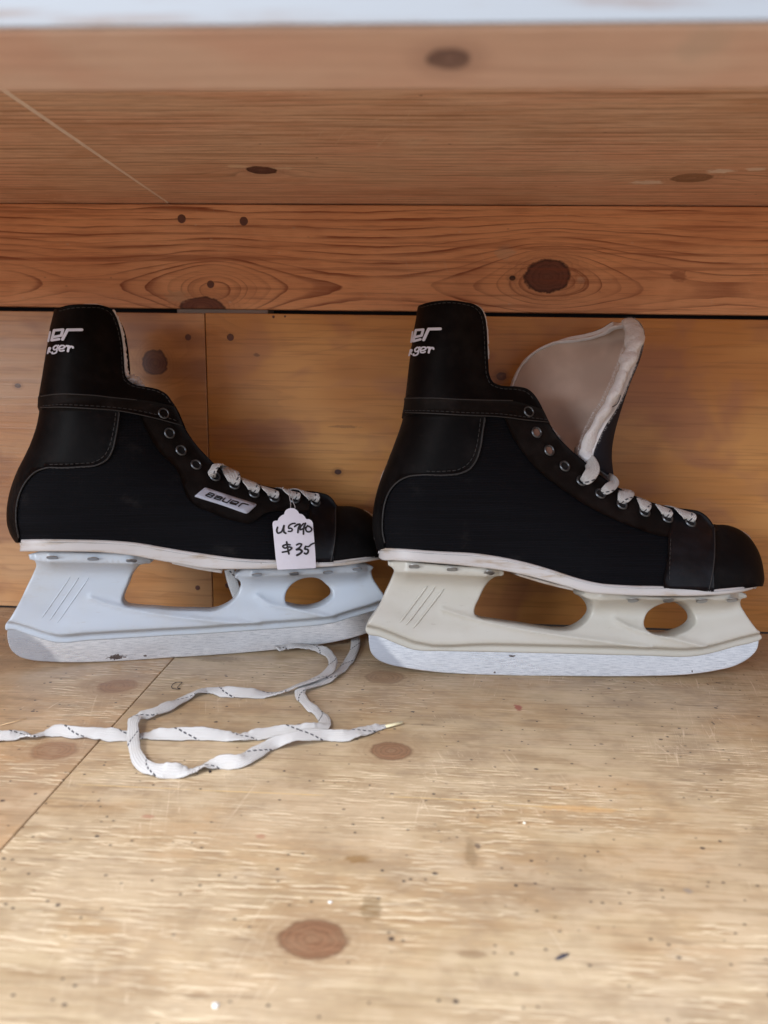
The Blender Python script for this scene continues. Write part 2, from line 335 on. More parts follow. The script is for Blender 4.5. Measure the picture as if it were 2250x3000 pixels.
# upper shelf: two boards, light leak painted pale on the cut edge between
box('upper_board', (-WX, RY0 - .005, ZC), (CJX - .0022, .03, ZC + .018), ceil_m, shelf)
box('upper_board', (CJX, RY0 - .005, ZC + .0003), (WX, .03, ZC + .0183), ceil_m, shelf)
v = [(CJX - .0030, RY1, ZC - .0003), (CJX - .0002, RY1, ZC + .0016), (CJX - .0012, -.001, ZC - .0001), (CJX - .0003, -.001, ZC + .0008), (CJX - .0026, RY1, ZC + .0030), (CJX - .0012, -.001, ZC + .0030)]
mesh_obj('gap_light_edge', v, [(0, 2, 3, 1), (0, 1, 4), (2, 5, 3), (1, 3, 5, 4), (0, 4, 5, 2)], gap_light_m, shelf)
rl = box('front_rail', (-WX, RY0, RZ), (WX, RY1, ZC + .10), rail_m, shelf, .0012)
box('painted_face', (-WX, RY0 - .0012, RZ + .0006), (WX, RY0 - .0001, ZC + .10), white_m, rl, 0)
box('unseen_end_panel', (-WX - .018, FY, -.02), (-WX, .03, ZC + .02), bk_l, shelf)  # unseen ends, added to keep light from the open sides out
box('unseen_end_panel', (WX, FY, -.02), (WX + .018, .03, ZC + .02), bk_l, shelf)
def disc(c, nrm, r, th, dome=0., seg=20, hole=0.):
    nrm = np.asarray(nrm, float); nrm /= np.linalg.norm(nrm)
    s = np.cross(nrm, [0, 0, 1.]);
    if np.linalg.norm(s) < .1: s = np.cross(nrm, [1., 0, 0])
    s /= np.linalg.norm(s); q = np.cross(nrm, s); V_, F_ = [], []
    if hole: prof = [(1, 0), (.97, .6), (.85, 1), ((1 + hole) / 2, 1.1), (hole * 1.12, .7), (hole, 0), (hole, -1.2)]
    else: prof = [(1, 0), (.96, .8), (.8, 1), (.4, 1 + dome)]
    for rr, hh in prof:
        for k in range(seg):
            a = 2 * math.pi * k / seg; V_.append(np.asarray(c) + (s * math.cos(a) + q * math.sin(a)) * r * rr + nrm * th * hh)
    for j in range(len(prof) - 1):
        for k in range(seg): F_.append((j * seg + k, j * seg + (k + 1) % seg, (j + 1) * seg + (k + 1) % seg, (j + 1) * seg + k))
    if not hole: F_.append(tuple((len(prof) - 1) * seg + k for k in range(seg)))
    return V_, F_
for (px, py, r, par) in ((532, 641, .0034, pk), (714, 648, .0034, pk), (617, 833, .0030, pk)):
    c = on_y(px, py, -.0008); mb = MB(); mb.add(disc(c, (0, -1, 0), r, .0004)); mb.build('screw', screw_m, pk)
for (px, py, r) in ((551, 988, .0026), (675, 988, .0029), (801, 928, .0011), (835, 927, .0008), (579, 1722, .0022), (667, 1715, .0023)):
    c = on_y(px, py, 0); mb = MB(); mb.add(disc(c, (0, -1, 0), r, .0004)); mb.build('screw', screw_m, shelf)
# pale crack line across the floor sheet
crk = MB()
for (A, B, wd) in (((224, 2298), (560, 2313), .0007), ((570, 2314), (950, 2330), .0010), ((1125, 2333), (1460, 2348), .0008), ((1475, 2358), (1830, 2373), .0009)):
    p, q = on_z(*A, .00015), on_z(*B, .00015); d = np.array([0, wd, 0])
    nn = 14; vs = []
    for i in range(nn + 1):
        t = i / nn; c = p + (q - p) * t; ww = wd * (.35 + .65 * rng.rand()) * math.sin(math.pi * min(max(t, .04), .96)) ** .4
        vs += [c + np.array([0, ww / 2, 0]), c - np.array([0, ww / 2, 0])]
    crk.add((vs, [(2 * i, 2 * i + 1, 2 * i + 3, 2 * i + 2) for i in range(nn)]))
crk.build('crack', plain('fresh_crack_wood', (.70, .50, .24), .6), shelf)

# ------------------------------------------------------------------ skate materials
m = M('black_ribbed_nylon'); P = m.xyz()
rib = m.math('SINE', (P[2] + (m.noise(m.vec(P[0] * 20, P[2] * 60, 0), 1, 2) - .5) * .0012) * (2 * math.pi / .00115)); tw = m.math('SINE', P[0] * (2 * math.pi / .0009))
ln = m.noise(m.vec(P[0] * 8, P[2] * 700, 1.), 1, 2, .6)
dust = m.step(m.noise(m.vec(P[0] * 38, P[1] * 38, P[2] * 46), 1, 4, .7), .56, .82)
c = m.mix(m.step(rib + tw * .3 + (ln - .5) * 3., 0., 1.3) * .75, (.0018, .0019, .0030), (.0078, .0082, .0125)); c = m.mix(dust * .16, c, (.08, .07, .065))
m.set(col=c, rough=.75, spec=.10); m.bump(rib * .5 + tw * .25, .55, .0003); nylon = m.m
def leather(name, a, b, rough, sp_=.075):
    m = M(name); P = m.xyz(); v = m.vec(P[0], P[1], P[2])
    n1 = m.noise(v, 55, 4, .65); n2 = m.noise(v, 1500, 2, .6); sc = m.noise(m.vec(P[0] * 60, P[1] * 60, P[2] * 260), 1, 4, .7)
    c = m.mix(m.step(n1, .42, .75), a, b); c = m.mix(m.step(sc, .62, .76) * .16, c, (.07, .06, .055)); c = m.mix(m.step(m.noise(v, 24, 5, .7), .52, .75) * .12, c, (.06, .052, .05))
    m.set(col=c, rough=m.math('ADD', rough, (n1 - .5) * .25), spec=sp_); m.bump(n2 + sc * .6, .28, .0003); return m.m
leath = leather('black_leather', (.0038, .0034, .0038), (.0095, .008, .0085), .50)
leath_b = leather('dusty_brown_black_leather', (.0075, .006, .0058), (.017, .0135, .013), .58)
band_m = leather('glossy_blue_black_leather', (.004, .0045, .0065), (.010, .011, .015), .40, .22)
toe_m = leather('black_toe_leather', (.0032, .003, .0036), (.008, .0075, .008), .6, .12)
m = M('felt_lining'); P = m.xyz(); v = m.vec(P[0], P[1], P[2]); n1 = m.noise(v, 700, 4, .7); n2 = m.noise(v, 40, 3)
m.set(col=m.mix(m.step(n2, .45, .72) * .35, m.mix(n1, (.74, .73, .77), (.92, .92, .96)), (.50, .42, .36)), rough=.95, spec=.1, sheen=.4); m.bump(n1, .9, .0012); felt = m.m
m = M('tan_tongue_lining'); P = m.xyz(); v = m.vec(P[0], P[1], P[2]); n1 = m.noise(v, 28, 3, .6); n2 = m.noise(v, 1100, 2)
m.set(col=m.mix(m.step(n1, .35, .7), (.52, .40, .34), (.62, .49, .42)), rough=.75, spec=.2, sheen=.15); m.bump(n2, .3, .0003); tan = m.m
m = M('navy_tongue_cloth'); P = m.xyz(); wv = m.math('SINE', P[2] * 5200.) * m.math('SINE', P[0] * 5200.); m.set(col=(.012, .014, .024), rough=.7, spec=.25); m.bump(wv, .5, .0003); navy = m.m
stitch_m = plain('grey_stitching', (.032, .031, .033), .7)
pipe_m = plain('worn_grey_seam', (.028, .026, .027), .6)
def sole_mat(name, a, b):
    m = M(name); P = m.xyz(); n1 = m.noise(m.vec(P[0] * 40, P[1] * 40, P[2] * 240), 1, 4, .65); n2 = m.noise(m.vec(P[0], P[1], P[2]), 26, 3, .6)
    c = m.mix(m.step(n1, .45, .7) * m.step(n2, .35, .6) * .8, a, b); sp = m.noise(m.vec(P[0], P[1], P[2]), 420, 2)
    c = m.mix(m.step(sp, .72, .78) * .5, c, (.2, .13, .08)); m.set(col=c, rough=.42, spec=.4); m.bump(n1, .15, .0004); return m.m
sole_m = sole_mat('dirty_white_midsole', (.58, .56, .56), (.40, .31, .22))
def plastic(name, a, b):
    m = M(name); P = m.xyz(); v = m.vec(P[0], P[1], P[2]); n1 = m.noise(v, 22, 3, .6); sp = m.noise(m.vec(P[0] * 90, P[1] * 90, P[2] * 420), 1, 4, .7)
    c = m.mix(m.step(n1, .4, .7) * .7, a, b); c = m.mix(m.step(sp, .62, .74) * .30, c, (.33, .28, .22)); sm = m.noise(m.vec(P[0] * 14, P[1] * 14, P[2] * 30), 1, 5, .75); c = m.mix(m.step(sm, .52, .75) * .30, c, (.40, .36, .29))
    m.set(col=c, rough=m.math('ADD', .34, (n1 - .5) * .2), spec=.45, sss=.0); m.bump(m.noise(v, 260, 3), .06, .0005); return m.m
hold_l = plastic('sky_tinted_holder_plastic', (.54, .60, .68), (.55, .585, .62))  # white plastic, blue of the skylight put into its colour
hold_r = plastic('cream_holder_plastic', (.57, .552, .50), (.53, .51, .45))
def steel(name, rust, ends):
    m = M(name); P = m.xyz(); n1 = m.noise(m.vec(P[0] * 120, P[1], P[2] * 2300), 1, 4, .7); n2 = m.noise(m.vec(P[0] * 900, P[1], P[2] * 1100), 1, 3, .7); n3 = m.noise(m.vec(P[0] * 18, 0., P[2] * 40), 1, 3)
    c = m.mix(m.step(n1 * .85 + n2 * .15, .34, .60), (.60, .62, .66), (.97, .98, 1.0))
    for (bx, bz, ra, rb) in rust:
        dx = (P[0] - bx) * (1 / ra); dz = (P[2] - bz) * (1 / rb); q = m.math('SQRT', dx * dx + dz * dz) + (m.noise(m.vec(P[0] * 500, 1., P[2] * 900), 1, 4, .7) - .5) * 2.4
        c = m.mix(m.step(q, .55, .75, .9, 0.), c, (.07, .035, .02))
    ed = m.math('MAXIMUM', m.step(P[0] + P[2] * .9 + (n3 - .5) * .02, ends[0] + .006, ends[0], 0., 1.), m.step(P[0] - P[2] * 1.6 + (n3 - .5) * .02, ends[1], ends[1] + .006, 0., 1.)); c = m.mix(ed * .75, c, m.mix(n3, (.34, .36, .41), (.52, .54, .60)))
    rs = m.step(m.noise(m.vec(P[0] * 300, 0., P[2] * 700), 1, 4, .7), .70, .74) * m.step(m.noise(m.vec(P[0] * 30, 0., P[2] * 10), 1, 1), .6, .66)
    c = m.mix(rs, c, (.10, .06, .04))
    m.set(col=c, rough=m.math('ADD', .30, (n3 - .5) * .25), metal=.96, aniso=.4); m.bump(n1, .22, .0002); return m.m
m = M('woven_lace'); U, Vv = m.uv(); P = m.xyz()
per = m.math('FRACT', Vv * (1 / .033) + .2) * 2.1
dist = m.math('ABSOLUTE', U - per); dashn = m.math('FRACT', Vv * (1 / .0030))
tracer = m.step(dist, .055, .085, 1., 0.) * m.step(dashn, .34, .42)
ch = m.math('SINE', Vv * (2 * math.pi / .00105) + m.math('ABSOLUTE', U - .5) * 9.) * m.math('SINE', U * (2 * math.pi * 7))
n1 = m.noise(m.vec(P[0], P[1], P[2]), 60, 3)
c = m.mix(m.step(ch, -.5, .6), (.46, .455, .46), (.80, .79, .785)); c = m.mix(m.step(m.math('SINE', U * (2 * math.pi * 5.5) + .8), .1, .9) * .22, c, (.45, .44, .45)); c = m.mix(m.step(n1, .5, .75) * .25, c, (.62, .57, .52)); c = m.mix(tracer * .93, c, (.02, .02, .035))
m.set(col=c, rough=.85, spec=.15, sheen=.2); m.bump(ch + m.math('SINE', U * (2 * math.pi * 5.5)) * .5, .6, .0005); lace_m = m.m
m = M('worn_eyelet_metal'); P = m.xyz(); m.set(col=m.mix(m.noise(m.vec(P[0], P[1], P[2]), 500, 2), (.05, .055, .065), (.20, .215, .235)), metal=.85, rough=.38); eye_m = m.m
hole_m = plain('eyelet_hole_dark', (.004, .004, .005), .9)
hole_t = plain('lining_seen_through_eyelet', (.22, .13, .10), .9)
rivet_m = plain('grey_steel_rivet', (.34, .34, .35), .32, .9)
print_m = plain('silver_print', (.72, .76, .90), .4)
groove_m = plain('moulded_groove_shade', (.55, .53, .47), .5)

# ------------------------------------------------------------------ inflated-panel toolkit
def inpoly(p, Q):
    x, y = p[0], p[1]; c = False; n = len(Q); j = n - 1
    for i in range(n):
        if ((Q[i][1] > y) != (Q[j][1] > y)) and (x < (Q[j][0] - Q[i][0]) * (y - Q[i][1]) / (Q[j][1] - Q[i][1]) + Q[i][0]): c = not c
        j = i
    return c
def inpoly_np(P, Q):
    x, y = P[:, 0], P[:, 1]; c = np.zeros(len(P), bool); n = len(Q); j = n - 1
    for i in range(n):
        cond = ((Q[i][1] > y) != (Q[j][1] > y)); dy = (Q[j][1] - Q[i][1]) or 1e-12
        c ^= cond & (x < (Q[j][0] - Q[i][0]) * (y - Q[i][1]) / dy + Q[i][0]); j = i
    return c
def seg_dist(P, L):
    """distance of points P (n,2) to polyline L"""
    P = np.atleast_2d(P); L = np.asarray(L); A = L[:-1]; Dv = L[1:] - A; dd = (Dv ** 2).sum(1) + 1e-18; out = np.empty(len(P))
    for i in range(0, len(P), 4000):
        p = P[i:i + 4000]; w = p[:, None, :] - A[None]; t = np.clip((w * Dv[None]).sum(2) / dd, 0, 1); out[i:i + 4000] = np.sqrt(((w - t[:, :, None] * Dv[None]) ** 2).sum(2).min(1))
    return out
def resample(L, sp, closed=True):
    """even spacing, corners sharper than 25 degrees kept"""
    L = np.asarray(L); Q = np.vstack([L, L[:1]]) if closed else L; k = [0]
    n = len(Q) - 1
    for i in range(1, n):
        a = Q[i] - Q[i - 1]; b = Q[i + 1] - Q[i]; c = (a @ b) / (np.linalg.norm(a) * np.linalg.norm(b) + 1e-15)
        if c < .90: k.append(i)
    k.append(n); out = []
    for a, b in zip(k[:-1], k[1:]):
        seg = Q[a:b + 1]; l = np.r_[0, np.cumsum(np.linalg.norm(np.diff(seg, axis=0), axis=1))]
        m = max(1, int(round(l[-1] / sp))); x = np.linspace(0, l[-1], m + 1)[:-1]; out.append(np.c_[np.interp(x, l, seg[:, 0]), np.interp(x, l, seg[:, 1])])
    if not closed: out.append(Q[-1:])
    return np.vstack(out)
def triangulate(loops, keep_in, keep_out=(), step=.004, extra=(), any_=False):
    """CDT of loops; keep triangles inside every polygon of keep_in (or any) and outside keep_out"""
    pts, edges = [], []
    for L in loops:
        b = len(pts); pts += [tuple(p[:2]) for p in L]; edges += [(b + i, b + (i + 1) % len(L)) for i in range(len(L))]
    A = np.array(pts); lo, hi = A.min(0), A.max(0)
    if step:
        gx, gy = np.meshgrid(np.arange(lo[0], hi[0], step), np.arange(lo[1], hi[1], step * .87)); gx[::2] += step / 2
        G = np.c_[gx.ravel(), gy.ravel()]; ok = inpoly_np(G, keep_in[0])
        G = G[ok]; dm = np.full(len(G), 1e9)
        for L in loops: dm = np.minimum(dm, seg_dist(G, np.vstack([L, L[:1]])[:, :2]))
        pts += [tuple(p) for p in G[dm > step * .35]]
    pts += [tuple(p[:2]) for p in extra]
    r = delaunay_2d_cdt([Vector(p) for p in pts], edges, [], 0, 1e-7)
    vv = np.array([tuple(p) for p in r[0]]); tr = [tuple(f) for f in r[2]]
    cen = np.array([vv[list(f)].mean(0) for f in tr])
    if any_:
        k = np.zeros(len(cen), bool)
        for Q in keep_in: k |= inpoly_np(cen, Q)
    else:
        k = np.ones(len(cen), bool)
        for Q in keep_in: k &= inpoly_np(cen, Q)
    for Q in keep_out: k &= ~inpoly_np(cen, Q)
    tr = [f for f, kk in zip(tr, k) if kk]
    out = []
    for f in tr:
        a, b, c_ = vv[f[0]], vv[f[1]], vv[f[2]]
        ar = (b[0]-a[0])*(c_[1]-a[1]) - (b[1]-a[1])*(c_[0]-a[0])
        if abs(ar) < 1e-12: continue
        out.append(f if ar > 0 else (f[0], f[2], f[1]))
    used = sorted({i for f in out for i in f}); mp = {i: k for k, i in enumerate(used)}
    return vv[used], [tuple(mp[i] for i in f) for f in out]
def boundary(tris):
    cnt = {}
    for f in tris:
        for i in range(3):
            a, b = f[i], f[(i + 1) % 3]; cnt[(a, b)] = 1
    return [(a, b) for (a, b) in cnt if (b, a) not in cnt]
def tps_fit(pts, vals):
    pts = np.array(pts); n = len(pts); sc = .1
    d = np.linalg.norm(pts[:, None] - pts[None], axis=2) / sc; K = np.where(d > 0, d * d * np.log(d + 1e-12), 0) + np.eye(n) * .02
    Pm = np.c_[np.ones(n), pts / sc]; A = np.block([[K, Pm], [Pm.T, np.zeros((3, 3))]]); s = np.linalg.solve(A, np.r_[vals, 0, 0, 0])
    def f(q):
        q = np.atleast_2d(q); d = np.linalg.norm(q[:, None] - pts[None], axis=2) / sc; K = np.where(d > 0, d * d * np.log(d + 1e-12), 0)
        return K @ s[:n] + np.c_[np.ones(len(q)), q / sc] @ s[n:]
    return f

class Skate:
    """local frame: x along the blade, z up the leaning plane, -y towards the photographer's side (n)"""
    def __init__(s, name, label, px0, py0, yaw, lean):
        s.O = on_z(px0, py0, 0.0); cy, sy = math.cos(yaw), math.sin(yaw)
        s.U = np.array([cy, sy, 0]); n0 = np.array([sy, -cy, 0]); z = np.array([0, 0, 1.])
        s.V = z * math.cos(lean) - n0 * math.sin(lean); s.N = n0 * math.cos(lean) + z * math.sin(lean)
        U, Vv, N, O = s.U, s.V, s.N, s.O
        s.mat = Matrix(((U[0], -N[0], Vv[0], O[0]), (U[1], -N[1], Vv[1], O[1]), (U[2], -N[2], Vv[2], O[2]), (0, 0, 0, 1)))
        s.root = thing(name, label, 'ice skate', s.mat, 'pair of black ice skates on the shelf'); s.surf = None
    def uv(s, px, py, n=0.0):
        r = ray(px, py); P0 = s.O + s.N * n; t = np.dot(P0 - CAM, s.N) / np.dot(r, s.N); q = CAM + r * t - s.O
        return np.array([np.dot(q, s.U), np.dot(q, s.V)])
    def loc(s, uv, n): return np.array([uv[0], -n, uv[1]])
    def to_local(s, P):
        q = np.asarray(P) - s.O; return np.array([np.dot(q, s.U), -np.dot(q, s.N), np.dot(q, s.V)])
    def px3(s, px, py, n): u = s.uv(px, py, n); return np.array([u[0], -n, u[1]])
    # height field t(u,v)
    def setup(s, ctrl, closed):
        s.W = tps_fit([s.uv(a, b, c / 1000) for a, b, c in ctrl], np.array([c / 1000 for a, b, c in ctrl])); s.closed = closed
    def t(s, P):
        P = np.atleast_2d(P); r = np.clip(s.W(P), .006, .050)
        for L, R, pw in s.closed:
            d = np.clip(seg_dist(P, L) / R, 0, 1); r = r * (1 - (1 - d) ** pw) ** (1 / pw)
        return r
    def nrm(s, P):
        e = 3e-4; P = np.atleast_2d(P); gu = (s.t(P + [e, 0]) - s.t(P - [e, 0])) / (2 * e); gv = (s.t(P + [0, e]) - s.t(P - [0, e])) / (2 * e)
        n = np.c_[-gu, -gv, np.ones(len(P))]; n /= np.linalg.norm(n, axis=1)[:, None]; return n
    def at(s, P, off=0.0):
        """local 3d position on the near surface raised by off"""
        P = np.atleast_2d(P); t = s.t(P); n = s.nrm(P); q = P + n[:, :2] * off; h = t + n[:, 2] * off
        return np.c_[q[:, 0], -h, q[:, 1]]
    def pix(s, px, py):
        lo, hi = 0.0, .048                                  # first surface met by the ray, coming from the camera
        f = lambda n: n - s.t(np.array([s.uv(px, py, n)]))[0]
        ns = np.linspace(hi, 0, 25); us = np.array([s.uv(px, py, n) for n in ns]); g = ns - s.t(us)
        k = np.nonzero(g <= 0)[0]
        if len(k) and k[0] > 0:
            b, a = ns[k[0] - 1], ns[k[0]]
            for _ in range(6):
                c = .5 * (a + b)
                if f(c) <= 0: a = c
                else: b = c
            return s.uv(px, py, .5 * (a + b))
        return s.uv(px, py, 0.0)
    def pixn(s, px, py): n = s.nrm(s.pix(px, py))[0]; return np.array([n[0], -n[2], n[1]])
    def line_uv(s, pts, n=6): return np.array([s.pix(*p) for p in smooth_line([np.array(p, float) for p in pts], n)])

def closed_spans(s, poly): return poly
def shell(s, name, outline, closed_lines, mat, thick=0.0, off=0.0, poly=None, step=.004, mats=None, both=True, skirt=None, label=None):
    """near + far skin over 'outline' (clipped by poly), joined on closed edges. skirt: depth of the rim turned inward"""
    ex = []
    for L in closed_lines:                                     # rings close to the rounded silhouettes
        T = np.gradient(L, axis=0); T /= (np.linalg.norm(T, axis=1)[:, None] + 1e-12); Nn = np.c_[-T[:, 1], T[:, 0]]
        for d in (.0003, .0009, .0018, .003, .005, .008):
            for sg in (1, -1): ex.append(L + Nn * d * sg)
    ex = np.vstack(ex) if ex else np.zeros((0, 2))
    keep = [outline] + ([poly] if poly is not None else [])
    if len(ex):
        k = np.ones(len(ex), bool)
        for Q in keep: k &= inpoly_np(ex, Q)
        dm = np.full(len(ex), 1e9)
        for Q in keep: dm = np.minimum(dm, seg_dist(ex, np.vstack([Q, Q[:1]])))
        ex = ex[k & (dm > .00025)]
    vv, tr = triangulate([outline] + ([poly] if poly is not None else []), keep, (), step, ex)
    t = s.t(vv); n = s.nrm(vv); flat = t < .0004; n[flat, 2] = 0; n[flat] /= (np.linalg.norm(n[flat], axis=1)[:, None] + 1e-12); t = np.where(flat, 0, t)
    q = vv + n[:, :2] * off; h = t + n[:, 2] * off
    V_ = [(a[0], -b, a[1]) for a, b in zip(q, h)]; F_ = [tuple(f) for f in tr]; nb = len(V_)
    bd = boundary(tr)
    if both:
        V_ += [(a[0], b, a[1]) for a, b in zip(q, h)]; F_ += [(f[0] + nb, f[2] + nb, f[1] + nb) for f in tr]
    if skirt:
        for sd in ((1, 0), (-1, nb)) if both else ((1, 0),):
            mp = {}
            for a, b in bd:
                if t[a] < .0004 and t[b] < .0004: continue
                for i in (a, b):
                    if i not in mp:
                        mp[i] = len(V_); pp = vv[i] - n[i, :2] * (skirt - off); hh = t[i] - n[i, 2] * (skirt - off); V_.append((pp[0], -sd[0] * hh, pp[1]))
                F_.append((b + sd[1], a + sd[1], mp[a], mp[b]) if sd[0] > 0 else (a + sd[1], b + sd[1], mp[b], mp[a]))
    o = mesh_obj(name, V_, F_, mat, s.root, True, None, mats)
    import bmesh
    bm = bmesh.new(); bm.from_mesh(o.data); bmesh.ops.remove_doubles(bm, verts=bm.verts, dist=1e-5); bm.to_mesh(o.data); bm.free()
    if label: o['label'] = label
    return o
def slab(s, name, outline, holes, hfun, mat, step=.004, rim=.0012, label=None, extra=None, parent=None):
    """solid plate with thickness 2*hfun(u,v), rounded rims, holes cut through"""
    outline = resample(outline, .0016); holes = [resample(h_, .0016) for h_ in holes]
    loops = [outline] + list(holes); ex = []
    for L in loops:
        Lc = np.vstack([L, L[:1]]); T = np.gradient(Lc, axis=0); T /= (np.linalg.norm(T, axis=1)[:, None] + 1e-12); Nn = np.c_[-T[:, 1], T[:, 0]]
        for d in (rim * .35, rim, rim * 2.2):
            for sg in (1, -1): ex.append(Lc + Nn * d * sg)
    ex = np.vstack(ex + ([extra] if extra is not None else [])); k = inpoly_np(ex, outline)
    for Hh in holes: k &= ~inpoly_np(ex, Hh)
    dm = np.full(len(ex), 1e9)
    for L in loops: dm = np.minimum(dm, seg_dist(ex, np.vstack([L, L[:1]])))
    ex = ex[k & (dm > rim * .3)]
    vv, tr = triangulate(loops, [outline], holes, step, ex)
    d = np.full(len(vv), 1e9)
    for L in loops: d = np.minimum(d, seg_dist(vv, np.vstack([L, L[:1]])))
    h = hfun(vv); dd = np.clip(d / rim, 0, 1); h = h - rim * (1 - np.sqrt(np.clip(1 - (1 - dd) ** 2, 0, 1)))
    h = np.maximum(h, .0002); nb = len(vv)
    V_ = [(a[0], -b, a[1]) for a, b in zip(vv, h)] + [(a[0], b, a[1]) for a, b in zip(vv, h)]
    F_ = [tuple(f) for f in tr] + [(f[0] + nb, f[2] + nb, f[1] + nb) for f in tr]
    for a, b in boundary(tr): F_.append((b, a, a + nb, b + nb))
    o = mesh_obj(name, V_, F_, mat, parent or s.root, True)
    if label: o['label'] = label
    return o
def strokes_mesh(s, name, strokes, wd, mp, mat, parent=None, label=None):
    """pen strokes given in a flat picture frame -> union of capsules -> mapped by mp(x,y) to 3d"""
    polys = []
    for st in strokes:
        ww = wd
        if isinstance(st, tuple): st, ww = st
        L = smooth_line([np.array(p, float) for p in st], 5) if len(st) > 2 and ww > 0 else np.array(st, float); ww = abs(ww)
        for a, b in zip(L[:-1], L[1:]):
            d = b - a; ln = np.linalg.norm(d)
            if ln < 1e-6: continue
            an = math.atan2(d[1], d[0]); Q = []
            for k in range(7): th = an + math.pi / 2 + math.pi * k / 6; Q.append(a + np.array([math.cos(th), math.sin(th)]) * ww / 2)
            for k in range(7): th = an - math.pi / 2 + math.pi * k / 6; Q.append(b + np.array([math.cos(th), math.sin(th)]) * ww / 2)
            polys.append(np.array(Q))
    vv, tr = triangulate([p for p in polys], polys, (), 0, (), True)
    V_ = mp(vv)
    o = mesh_obj(name, V_, [tuple(f) for f in tr], mat, parent or s.root, False)
    md = o.modifiers.new('thickness', 'SOLIDIFY'); md.thickness = .00012; md.offset = 0
    if label: o['label'] = label
    return o
def surf_map(s, off):
    def f(vv):
        P = np.array([s.pix(*p) for p in vv]); return s.at(P, off)
    return f
def stitch(s, pts, off=.0012, r=.00028, dash=.0026, gap=.0009, name='stitching', mb=None):
    P = s.line_uv(pts, 10); Q = s.at(P, off); keep = mb or MB()
    L = np.r_[0, np.cumsum(np.linalg.norm(np.diff(Q, axis=0), axis=1))]; x = 0
    while x < L[-1] - dash:
        seg = np.array([[np.interp(x + dash * k / 3, L, Q[:, j]) for j in range(3)] for k in range(4)])
        keep.add(tube(seg, [r * .6, r, r, r * .6], 5)); x += dash + gap
    return keep
def uvn(s, pts):
    """outline points (px, py, half width mm) -> uv"""
    return np.array([s.uv(p[0], p[1], (p[2] if len(p) > 2 else 0) / 1000) for p in pts])
exec_data = True
def build_skate(d):
    s = Skate('ice_skate', d['label'], *d['origin'], d['yaw'], d['lean'])
    R = s.root; K = 1.0
    heel = uvn(s, [p for p in smooth_line(np.array(d['heel'], float), 5)])          # silhouette lines lie in the mid plane
    toe = uvn(s, [p for p in smooth_line(np.array(d['toe'], float), 5)])
    s.setup(d['ctrl'], [(heel, .034, 2.1), (toe, .032, 2.3)])
    def L(pts, n=5): return s.line_uv(pts, n)
    top, throat, bottom = L(d['top']), L(d['throat']), L([(x, y + 7) for x, y in d['bottom']])
    # one closed loop: heel (down) -> bottom (to toe) -> toe (up, back) -> throat (up) -> top (back)
    outline = np.vstack([heel, bottom, toe[::-1], throat[::-1], top[::-1]])
    keep = [outline[0]]
    for p in outline[1:]:
        if np.linalg.norm(p - keep[-1]) > 2.5e-4: keep.append(p)
    outline = np.array(keep); s.outline = outline
    upper = shell(s, 'boot_upper', outline, [heel, toe], nylon, skirt=-.0022, step=.0045)
    shell(s, 'lining', outline, [heel, toe], felt, off=-.0024, step=.007)
    def panel(name, poly, mat, off, label=None, sk=-.0002, step=.0042):
        Q = np.array([s.pix(*p) for p in smooth_line([np.array(p, float) for p in poly], 4, True)]) if not isinstance(poly, np.ndarray) else poly
        return shell(s, name, outline, [heel, toe], mat, off=off, poly=Q, skirt=sk, step=step, label=label)
    def band(pts): return pts
    # sharp-cornered polygons: corners kept by doubling points
    def corner(pts):
        out = []
        for p in pts: out += [tuple(p[:2])] if len(p) == 2 else [tuple(p[:2]), (p[0] + .4, p[1] + .4)]
        return out
    panel('heel_counter', corner(d['counter']), leath, .0009)
    panel('eyestay', corner(d['eyestay']), leath_b, .0010)
    panel('toe_band', corner(d['band']), band_m, .0013)
    panel('toe_cap', corner(d['toecap']), toe_m, .0005)
    panel('cuff', corner(d['cuff']), leath, .0017, step=.003)
    panel('ankle_tape', corner(d['tape']), leath_b, .0022)
    for ln in d['stitches']: stitch(s, ln, off=.0019).build('stitching', stitch_m, R)
    for ln in d['stitches_top']: stitch(s, ln, off=.0026).build('stitching', stitch_m, R)
    for ln, off, r in d['piping']:
        pp = MB(); pp.add(tube(s.at(s.line_uv(ln, 8), off), r, 6)); pp.build('piping', pipe_m, R)
    # felt edge of the cuff
    for ln, r in d['felt']:
        fe = MB()
        Q = s.line_uv(ln, 8); P3 = s.at(Q, -.0012); T = np.gradient(Q, axis=0); T /= np.linalg.norm(T, axis=1)[:, None]; Nn = np.c_[T[:, 1], -T[:, 0]] * d.get('fsgn', 1)
        P3[:, 0] += Nn[:, 0] * -r * .5; P3[:, 2] += Nn[:, 1] * -r * .5
        rr = np.array([r * (.75 + .35 * rng.rand()) for _ in P3]); fe.add(tube(P3, rr, 8)); fe.build('felt_edge', felt, R)
    # tongue under the laces
    Q = throat[d['tongue_from']:]; tg = MB(); nn = 9; V_, F_ = [], []
    T = np.gradient(Q, axis=0); T /= np.linalg.norm(T, axis=1)[:, None] + 1e-12; up = np.c_[-T[:, 1], T[:, 0]]; tt = s.t(Q)
    for i in range(len(Q)):
        for k in range(nn):
            a = -1 + 2 * k / (nn - 1); hh = (1 - a * a) * min(.0028, tt[i] * .35) - .0030
            V_.append((Q[i][0] + up[i][0] * hh, -a * (tt[i] + .0005), Q[i][1] + up[i][1] * hh))
    for i in range(len(Q) - 1):
        for k in range(nn - 1): F_.append((i * nn + k, i * nn + k + 1, (i + 1) * nn + k + 1, (i + 1) * nn + k))
    tb = mesh_obj('tongue' if not d['tongue_out'] else 'tongue_base', V_, F_, navy, R, True); md = tb.modifiers.new('thickness', 'SOLIDIFY'); md.thickness = .003; md.offset = 0
    # ---- midsole
    wend = lambda u, u0, u1: np.minimum(np.clip((u - u0) / .030, 0, 1), 1), lambda u: u
